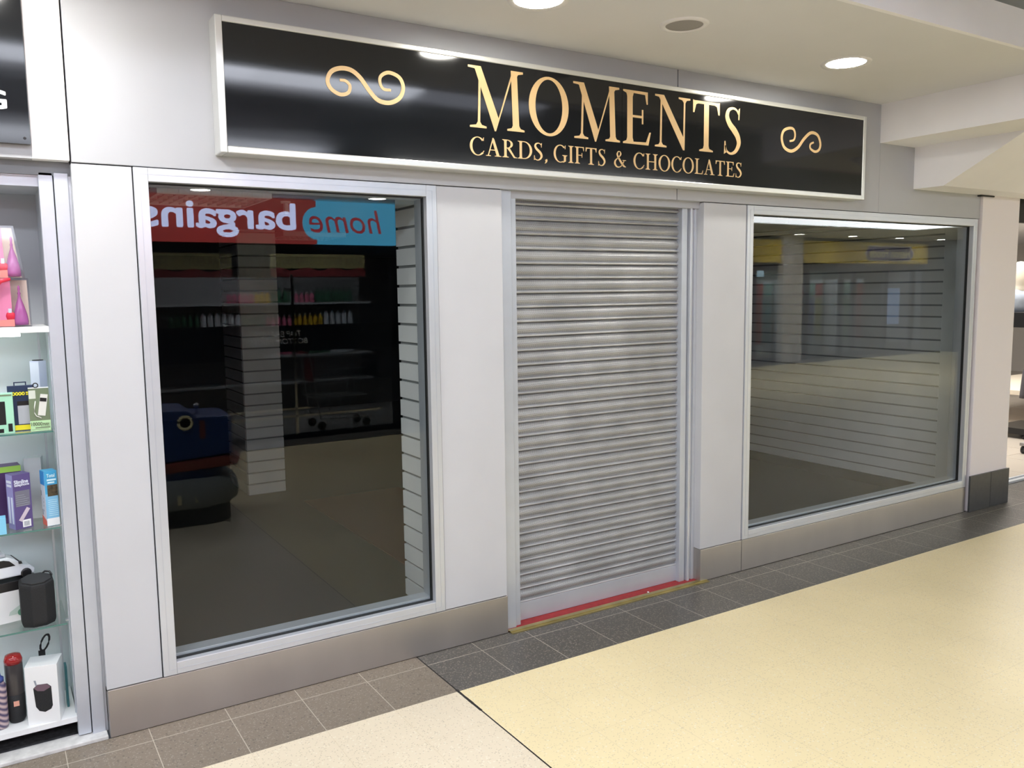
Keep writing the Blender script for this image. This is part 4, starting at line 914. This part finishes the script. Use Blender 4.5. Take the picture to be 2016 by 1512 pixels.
o = boxes('door_post', [(2.80, 2.83, YO + .005, YO + .03, .06, 1.98)], POLES); tag(o, 'thin polished door post on the opposite shopfront', 'door post')
o = boxes('door_rail', [(-1.6, 3.0, YO + .005, YO + .03, .36, .385), (-1.6, 3.9, YO + .005, YO + .03, .27, .295)], POLES); tag(o, 'pair of low polished rails along the opposite shopfront', 'rail')
o = boxes('glass_screen', [(-1.8, 2.45, YO - .03, YO - .02, .06, .98), (2.45, 4.1, YO - .03, YO - .02, .06, 1.06)], glass('tinted_glass', .03, (.8, .82, .85))); struct(o); o.name = 'window_3'
struct(boxes('window_4', [(-1.8, 4.1, YO - .03, YO - .02, 1.38, 2.22)], MATS['tinted_glass']))
struct(box('floor', -6, 9, -12.5, YO - .05, -.02, .002, mat('opposite_floor', (.30, .29, .27), .3)))
struct(box('wall_opposite', -6, 9, -12.6, -12.5, 0, 3, mat('opposite_back', (.05, .06, .09), .6)))
struct(box('wall_opposite', -6, -5.9, -12.5, -.0, 0, 3.2, PANEL))
# star buys banners, shelving and goods
BAN = mat('yellow_banner', (.36, .31, .12), .6); BANR = mat('red_banner', (.26, .03, .03), .6)
for k, (x0, x1, yb) in enumerate(((3.25, 4.7, -8.6), (1.3, 2.9, -9.4))):
    t = thing('hanging_banner', 'yellow and red STAR BUYS banner hanging in the opposite shop, ' + ('above the bottle shelves', 'further left and deeper in'), 'banner', ((x0 + x1) / 2, yb, 2.2)) if False else thing('hanging_banner', ('yellow and red STAR BUYS banner above the bottle shelves opposite', 'yellow and red STAR BUYS banner hanging deeper in the opposite shop')[k], 'banner', ((x0 + x1) / 2, yb, 2.2))
    T3 = lambda o: to_local(o, t)
    T3(box('cloth_panel', x0, x1, yb - .01, yb, 2.12, 2.36, BAN, t))
    bm = bmesh.new(); n = 24
    prism(bm, [(x0 + (x1 - x0) * q / n, 2.11 + .025 * math.sin(q * .9)) for q in range(n + 1)] + [(x1, 2.0), (x0, 2.0)], 'y', yb - .008, yb + .002); T3(obj('red_wave', bm, BANR, t))
    T3(text('lettering', 'STAR BUYS  *  STAR BUYS', x0 + .05, x1 - .05, 2.17, 2.32, yb + .001, mat('banner_print%d' % k, (.12, .08, .04), .6), t, face=1, bold=.01)); MATS['banner_print%d' % k].name = 'banner_print'
SHM = mat('shelf_metal', (.55, .55, .52), .4)
t = thing('shelving_unit', 'long shelving unit with two lit shelves in the opposite shop', 'shelving', (3.2, -8.9, 0))
for zz in (.45, .85, 1.28, 1.62): box('shelf', -2.2, 1.6, -.2, .25, zz - .03, zz, SHM, t)
box('back_panel', -2.2, 1.6, -.24, -.2, 0, 2.0, mat('shelf_back', (.32, .31, .30), .6), t)
def bottle_proto(nm, r, h_, m, capm, lab, cat, grp):
    t = thing(nm, lab, cat, (0, 0, 0), 0, grp)
    bm = bmesh.new(); lathe(bm, [(r * .9, 0), (r, .01), (r, h_ * .65), (r * .45, h_ * .8), (r * .4, h_ * .88)], seg=12); obj('bottle_body', bm, m, t, smooth=True)
    bm = bmesh.new(); lathe(bm, [(r * .5, h_ * .88), (r * .5, h_)], seg=12); obj('cap', bm, capm, t)
    return t
def copy_tree(o):
    c = o.copy(); C.objects.link(c)
    for ch in o.children:
        q = ch.copy(); C.objects.link(q); q.parent = c
    return c
kinds = [('white_bottle', .04, .24, WHITEB, BLACK, 'white bottle standing on the bottle shelves of the opposite shop'),
         ('yellow_bottle', .032, .18, pmat('yellow_bottle_plastic', (.85, .55, .03)), WHITEB, 'yellow bottle standing on the bottle shelves of the opposite shop'),
         ('pink_bottle', .032, .16, pmat('pink_bottle_plastic', (.80, .20, .30)), WHITEB, 'pink bottle standing on the bottle shelves of the opposite shop'),
         ('green_bottle', .035, .22, pmat('green_bottle_plastic', (.05, .18, .09)), BLACK, 'green bottle standing on the bottle shelves of the opposite shop')]
plan = [(1.28, [(4.2, 0, 5), (3.75, 1, 6), (3.4, 2, 5), (3.0, 3, 4), (2.55, 0, 6), (2.1, 3, 5)]), (1.62, [(4.1, 3, 7), (3.5, 2, 4), (3.1, 3, 4), (2.4, 1, 3), (1.9, 2, 5)]), (.85, [(4.0, 0, 4), (3.2, 3, 5), (2.2, 2, 5)])]
used = {}
for zz, runs in plan:
    xc = 4.55
    for x0, kk, n in runs:
        nm, r, h_, m1, m2, lab = kinds[kk]
        for q in range(n):
            if kk in used: o = copy_tree(used[kk])
            else: o = bottle_proto(nm, r, h_, m1, m2, lab, 'bottle', nm.replace('_', ' ') + 's on the opposite shelves'); used[kk] = o
            xc -= r + .008; o.location = (xc, -8.78, zz + .0005); xc -= r + .008
# shopping trolley behind the opposite window
t = thing('shopping_trolley', 'wire shopping trolley with a red seat parked behind the opposite window', 'trolley', (3.55, -6.95, 0))
bm = bmesh.new()
for k in range(9): bx(bm, -.35 + k * .0875 - .003, -.35 + k * .0875 + .003, -.22, -.215, .42, .95)
for zz in (.42, .6, .78, .95): bx(bm, -.35, .35, -.222, -.213, zz - .004, zz + .004); bx(bm, -.35, .35, .213, .222, zz - .004, zz + .004)
for k in range(9): bx(bm, -.35 + k * .0875 - .003, -.35 + k * .0875 + .003, -.22, .22, .417, .423)
obj('wire_basket', bm, SHM, t)
bm = bmesh.new(); tube(bm, [(-.42, -.2, 1.0), (-.38, -.2, .9), (-.28, -.2, .15)], .009); tube(bm, [(-.42, .2, 1.0), (-.38, .2, .9), (-.28, .2, .15)], .009); tube(bm, [(-.28, -.2, .15), (.38, -.16, .12)], .009); tube(bm, [(-.28, .2, .15), (.38, .16, .12)], .009); tube(bm, [(.0, -.2, .42), (-.02, -.19, .13)], .008); tube(bm, [(.0, .2, .42), (-.02, .19, .13)], .008); obj('tube_frame', bm, SHM, t, smooth=True)
bm = bmesh.new(); tube(bm, [(-.42, -.21, 1.0), (-.42, .21, 1.0)], .014); obj('handle', bm, BANR, t, smooth=True)
box('seat_flap', -.34, -.33, -.18, .18, .62, .92, BANR, t)
for sx, sy in ((-.26, -.19), (-.26, .19), (.36, -.16), (.36, .16)):
    bm = bmesh.new(); lathe(bm, [(.03, -.012), (.055, -.01), (.055, .01), (.03, .012)], seg=18); bmesh.ops.rotate(bm, verts=bm.verts, matrix=Matrix.Rotation(PI / 2, 3, 'X')); bmesh.ops.translate(bm, verts=bm.verts, vec=(sx, sy, .056)); obj('wheel', bm, BLACK, t, smooth=True)

# ================================================================== COIN RIDE (mirrored in the left window)
t = thing('coin_operated_ride', 'blue boat-shaped coin ride with portholes and a grey rubber bumper in the walkway', 'coin ride', (.86, -3.28, 0), math.radians(4))
RB = mat('ride_blue', (.02, .055, .20), .3); RB2 = mat('ride_red_brown', (.24, .06, .045), .35); RT = mat('ride_tyre', (.26, .29, .29), .6); RC = mat('ride_cream', (.85, .78, .50), .4)
def rounded(w_, d_, r, n=6):
    pts = []
    for cx_, cy_, a0 in ((w_ - r, d_ - r, 0), (-w_ + r, d_ - r, 90), (-w_ + r, -d_ + r, 180), (w_ - r, -d_ + r, 270)):
        for k in range(n + 1):
            a = math.radians(a0 + 90 * k / n); pts.append((cx_ + r * math.cos(a), cy_ + r * math.sin(a)))
    return pts
bm = bmesh.new(); prism(bm, rounded(.40, .32, .2), 'z', .0, .20); obj('plinth', bm, BLACK, t, bevel=.01)
bm = bmesh.new(); bn = rounded(.46, .36, .26, 8); rr_ = []
for s_, zz in ((.88, .13), (1.0, .17), (1.03, .24), (1.0, .32), (.90, .36)):
    rr_.append([bm.verts.new((p[0] * s_, p[1] * s_, zz)) for p in bn])
for a, b in zip(rr_, rr_[1:]):
    for k in range(len(bn)): bm.faces.new((a[k], a[(k + 1) % len(bn)], b[(k + 1) % len(bn)], b[k]))
bm.faces.new(rr_[0][::-1]); bm.faces.new(rr_[-1]); obj('rubber_bumper', bm, RT, t, smooth=True)
bm = bmesh.new()
for k in range(24):
    a = 2 * PI * k / 24; bx(bm, -.014, .014, -.006, .006, .19, .26, Matrix.Translation((.476 * math.cos(a), .374 * math.sin(a), 0)) @ Matrix.Rotation(a + PI / 2, 4, 'Z') @ Matrix.Translation((0, 0, 0)))
obj('tread_blocks', bm, RC, t)
bm = bmesh.new(); prism(bm, rounded(.36, .28, .16), 'z', .34, .42); obj('hull', bm, RB, t)
bm = bmesh.new(); prism(bm, [(-.46, .40), (.44, .44), (.47, .52), (-.46, .47)], 'y', -.31, .31); obj('rubbing_strake', bm, RB2, t, bevel=.01)
bm = bmesh.new(); prism(bm, [(-.44, .47), (.42, .52), (.42, .82), (.16, .83), (.10, .88), (-.2, .90), (-.44, .90)], 'y', -.27, .27); obj('cabin', bm, RB, t, bevel=.015)
for px_ in (.08, -.2):
    bm = bmesh.new(); pts = [(px_ + .048 * math.cos(q * PI / 10), .277, .79 + .048 * math.sin(q * PI / 10)) for q in range(21)]; tube(bm, pts, .011, 8); ob = obj('porthole_ring', bm, RC, t, smooth=True)
    bm = bmesh.new(); lathe(bm, [(.038, 0), (.038, .003)], seg=24); bmesh.ops.rotate(bm, verts=bm.verts, matrix=Matrix.Rotation(-PI / 2, 3, 'X')); bmesh.ops.translate(bm, verts=bm.verts, vec=(px_, .271, .79)); obj('porthole_glass', bm, BLACK, ob)
bm = bmesh.new(); bx(bm, .18, .22, .27, .276, .66, .80); obj('coin_panel', bm, RB2, t, bevel=.003)
bm = bmesh.new(); lathe(bm, [(.012, 0), (.008, .03), (.02, .045), (.022, .06), (.012, .075)], (.20, .0, .828), 16); obj('horn', bm, POLES, t, smooth=True)

# ================================================================== YELLOW SHOPFRONT FAR RIGHT (mirrored in the right window)
YF = -9.9
YELF = mat('yellow_fascia', (.80, .62, .10), .5)
t = thing('yellow_fascia_sign', 'long yellow fascia with a blue badge on the shop far along the walkway', 'sign', (17.4, YF, 2.6))
T4 = lambda o: to_local(o, t)
T4(box('fascia_board', 11.0, 21.45, YF, YF + .08, 2.33, 2.86, YELF, t))
bm = bmesh.new(); prism(bm, [(18.72, 2.595), (18.86, 2.755), (20.55, 2.755), (20.70, 2.595), (20.55, 2.435), (18.86, 2.435)], 'y', YF + .08, YF + .10); T4(obj('badge', bm, mat('badge_blue', (.04, .03, .20), .4), t))
bm = bmesh.new(); prism(bm, [(18.66, 2.595), (18.82, 2.79), (20.59, 2.79), (20.77, 2.595), (20.59, 2.40), (18.82, 2.40)], 'y', YF + .08, YF + .09); T4(obj('badge_border', bm, WHITE, t))
T4(text('lettering', 'Heron Foods', 18.86, 20.56, 2.49, 2.70, YF + .101, mat('badge_letter', (.95, .92, .55), .5), t, face=1, bold=.03))
struct(boxes('wall_far', [(9, 24, YF - .1, YF, 2.86, 3.0), (9, 24, YF - .06, YF, 2.15, 2.33), (9, 24, YF - .06, YF, 0, .10), (21.45, 24, YF - .1, YF + .2, 0, 3.0)], NAVYF))
t = thing('shopfront_frame', 'navy glazed shopfront frame under the yellow fascia', 'shopfront', (17, YF, 0))
T5 = lambda o: to_local(o, t)
for x in (11.2, 12.6, 14.0, 14.75, 16.6, 17.9, 18.4, 19.7, 20.9): T5(box('mullion', x - .07, x + .07, YF - .06, YF + .02, .1, 2.15, NAVYF, t))
T5(box('glass_pane', 11, 21.4, YF - .03, YF - .02, .1, 2.15, GLASSC, t))
c2 = struct(box('wall_column', 15.55, 16.24, YF + .0, YF + .16, 0, ZC, WHITE)); 
struct(box('wall_far', 21.4, 21.5, YF, -.0, 0, 3.1, mat('end_wall_dark', (.05, .06, .07), .5)))
struct(box('wall_opposite', 8.95, 9.05, YF, YO, 0, 3.0, PANEL))
struct(box('wall_far', 9, 24, -12.9, -12.8, 0, 3, mat('far_shop_back', (.30, .36, .34), .6)))
# goods behind it
cols = [(.20, .36, .22), (.45, .06, .05), (.12, .32, .36), (.55, .55, .50), (.10, .16, .34), (.42, .40, .12)]
for k in range(14):
    x = 11.6 + k * .68; c = cols[k % 6]
    t = thing('freezer_cabinet', 'upright display freezer in the yellow shop, %s' % ('beside the column' if k == 6 else 'one of a row behind its windows'), 'freezer', (x, -11.3 - (k % 3) * .3, 0), 0, 'display freezers in the yellow shop')
    box('cabinet_body', -.3, .3, -.3, .3, 0, 1.95, pmat('freezer_white', (.5, .52, .55)), t)
    box('goods_window', -.26, .26, .3, .305, .3, 1.45, pmat('goods_colour_' + 'abcdef'[k % 6], c, noise=.7, nscale=9), t)
    box('header', -.28, .28, .3, .31, 1.5, 1.85, pmat('header_red' if k % 2 else 'header_teal', (.35, .05, .05) if k % 2 else (.25, .42, .38)), t)
t = thing('lit_poster', 'pale blue lit poster in the window of the yellow shop', 'poster', (20.2, YF - .1, .75))
box('panel', -.28, .28, -.02, .0, 0, .95, emit('lit_poster_face', (.45, .62, 1.0), 1.6), t)
t = thing('lit_poster', 'pale blue lit poster at the left end of the yellow shopfront', 'poster', (14.35, YF - .1, .75))
box('panel', -.2, .2, -.02, .0, 0, .95, MATS['lit_poster_face'], t)
t = thing('high_window_light', 'bright daylit panel above the red header in the yellow shop', 'window light', (17.2, -12.2, 2.05))
box('panel', -.6, .5, -.02, .0, 0, .5, emit('daylit_panel', (.6, .85, 1.0), 4), t)
